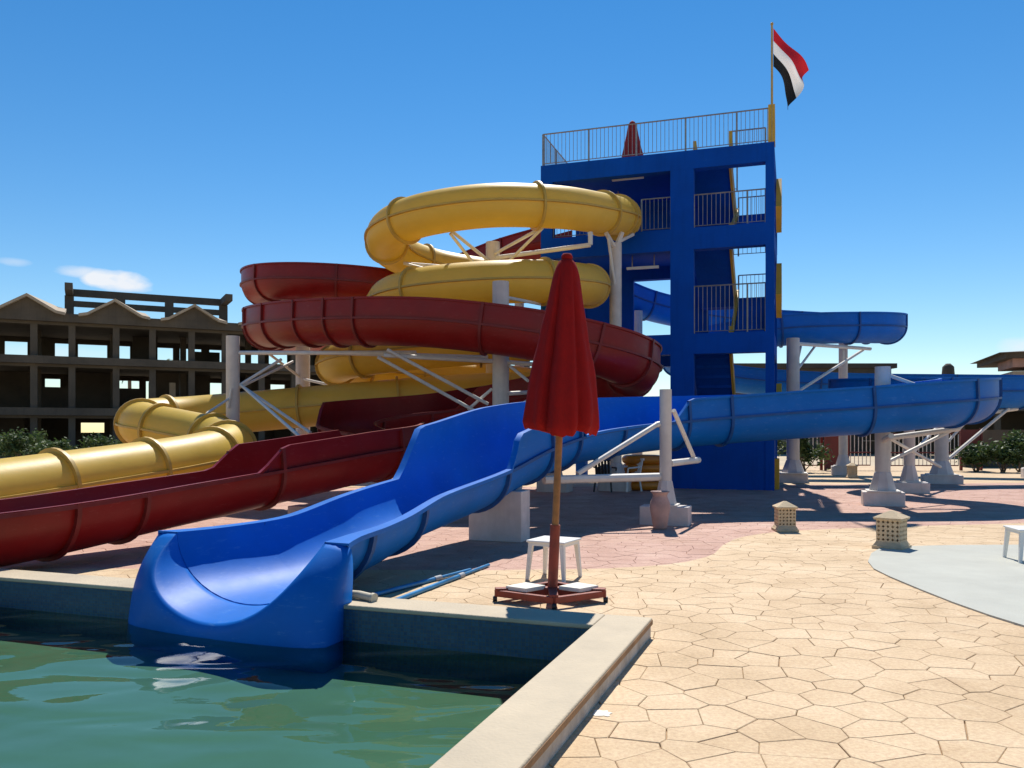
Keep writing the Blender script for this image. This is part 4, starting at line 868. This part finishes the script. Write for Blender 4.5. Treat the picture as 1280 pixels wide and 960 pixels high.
house('smaller rose house beside the pavilion', 44.2, 48.5, 74, 8, 6.0, 'pink', 'pink')
hd = MB().lathe((40.5, 78, 6.65), [(.5, 0), (.55, .3), (.5, 1.0), (.2, 1.3)], 12).build('water_tank', M['dark'], None, True); tag(hd, 'dark rooftop water tank on the rose coloured low house', 'tank')
FY = 35.0
def gatepanel(label, x0, x1, z0, z1):
    g = thing('gate', V(x0, FY, 0), label, 'gate'); MB().box((x0, FY - .04, z0), (x1, FY + .04, z1)).build('panel', M['maroon'], g)
    for x in (x0 - .08, x1): MB().box((x, FY - .06, 0), (x + .08, FY + .06, z1 + .06)).build('post', M['maroon'], g)
gatepanel('solid maroon gate panel behind the white posts', 13.1, 13.95, .06, 1.75)
gatepanel('maroon gate panel at the end of the bar fence beside shrubs', 18.75, 19.5, .55, 1.7)
def fence(label, x0, x1, y):
    r = thing('bar_fence', V(x0, y, 0), label, 'fence'); n = int((x1 - x0) / .16)
    for z in (.18, .72, 1.5): MB().box((x0, y - .02, z), (x1, y + .02, z + .045)).build('rail', M['maroon'], r)
    for k in range(n + 1):
        x = x0 + (x1 - x0) * k / n
        if k % 8 == 0: MB().box((x - .05, y - .05, 0), (x + .05, y + .05, 1.62)).build('post', M['maroon'], r)
        else: MB().tube(V(x, y, .2), V(x, y, 1.5), .018, 6).build('bar', M['white'], r)
fence('bar fence between the two maroon gate panels', 15.3, 18.6, 35.0)
fence('short bar fence beside the solid maroon gate panel', 14.1, 15.1, 35.4)
fence('bar fence left of the solid maroon gate near the tall post', 11.6, 13.0, 35.3)
lw = MB().box((20.5, 38, 0), (34, 38.25, 1.7)).build('garden_wall', M['bare']); tag(lw, 'low dark garden wall behind the shrubs near the pavilion', 'wall')

# ------------------------------------------------------------------ plants
def shrub(label, c, rx, ry, h, n, seed_, leaf=.09, group=None, m='leaf'):
    r_ = random.Random(seed_); root = thing('shrub', c, label, 'shrub', group); c = Vector(c); st = MB()
    clumps = []
    for k in range(9):
        th = r_.uniform(0, 6.28); rr = r_.uniform(.1, .75); e = c + V(rx * rr * math.cos(th), ry * rr * math.sin(th), h * r_.uniform(.45, .95)); st.tube(c + V(r_.uniform(-.1, .1) * rx, 0, 0), e, .025, 5, .008); clumps.append((e, r_.uniform(.22, .42)))
    st.build('stem', M['bark'], root); mb = MB()
    for k in range(n):
        e, sz = r_.choice(clumps); d = V(r_.gauss(0, 1), r_.gauss(0, 1), r_.gauss(0, .9)); d = d * sz * .55
        p = e + V(d.x * rx, d.y * ry, d.z * h * .7)
        if p.z < .02: p.z = r_.uniform(.02, .15)
        a = V(r_.gauss(0, 1), r_.gauss(0, 1), r_.gauss(0, .7)).normalized(); b_ = a.cross(V(r_.gauss(0, 1), r_.gauss(0, 1), r_.gauss(0, 1))).normalized(); l = leaf * r_.uniform(.6, 1.3)
        mb.quad([p - a * l, p + b_ * l * .4, p + a * l, p - b_ * l * .4])
    mb.build('foliage', M[m], root)
for k, (px, D, h) in enumerate(((28, 41, 1.5), (75, 39, 1.15), (118, 40, 1.3), (150, 42, 1.1), (-8, 43, 1.5))):
    x = (px - 640) * D / F; shrub(('tall leafy shrub at the far end before the unfinished building', 'low bright shrub before the unfinished building', 'leafy shrub below the bare columns', 'small shrub next to the yellow tube bend', 'broad dark shrub at the corner of the unfinished building')[k], (x, D, -.03), 1.3, 1.0, h, 1500, 50 + k, .11)
for k, (x, D, h) in enumerate(((11.6, 33.4, 1.6), (18.75, 33.9, 1.05), (19.5, 33.4, 1.3), (20.3, 33.6, 1.45), (10.9, 36.5, 2.2))):
    shrub(('leafy shrub beside the solid maroon gate', 'small shrub beside the maroon gate end panel', 'bright shrub in the bed before the garden wall', 'last shrub in the bed below the pavilion', 'tall dark shrub behind the bar fence')[k], (x, D, -.03), .9, .7, h, 1900, 80 + k, .1)
def palm(label, x, y, h, seed_):
    r_ = random.Random(seed_); root = thing('palm_tree', (x, y, 0), label, 'palm tree', None); MB().path([V(x, y, -.1), V(x + .15, y, h * .5), V(x + .1, y, h)], .2, 8).build('trunk', M['bark'], root); mb = MB(); top = V(x + .1, y, h)
    for k in range(22):
        th = r_.uniform(0, 6.28); el = r_.uniform(-.3, 1.2); d = V(math.cos(th), math.sin(th), 0); prev = top; L = r_.uniform(1.8, 2.6)
        for s_ in range(1, 9):
            t = s_ / 8; p = top + d * L * t * math.cos(el * (1 - t * .3)) + V(0, 0, L * (math.sin(el) * t - .55 * t * t)); sd = V(-d.y, d.x, 0); wl = .5 * math.sin(min(1, t * 1.15) * math.pi) + .06
            for q in (-1, 1): mb.quad([prev, prev + sd * q * wl + V(0, 0, -.25 * wl), p + sd * q * wl * .8 + (p - prev) * .3 + V(0, 0, -.2 * wl), prev.lerp(p, .45)])
            prev = p
    mb.build('crown', M['leaf'], root)
palm('palm tree seen through the upper openings of the unfinished building', -42, 92, 8.6, 1); palm('second palm tree showing behind the bare columns', -38.5, 95, 9.0, 2); palm('low palm tree behind the ground floor columns', -50, 82, 4.2, 3)
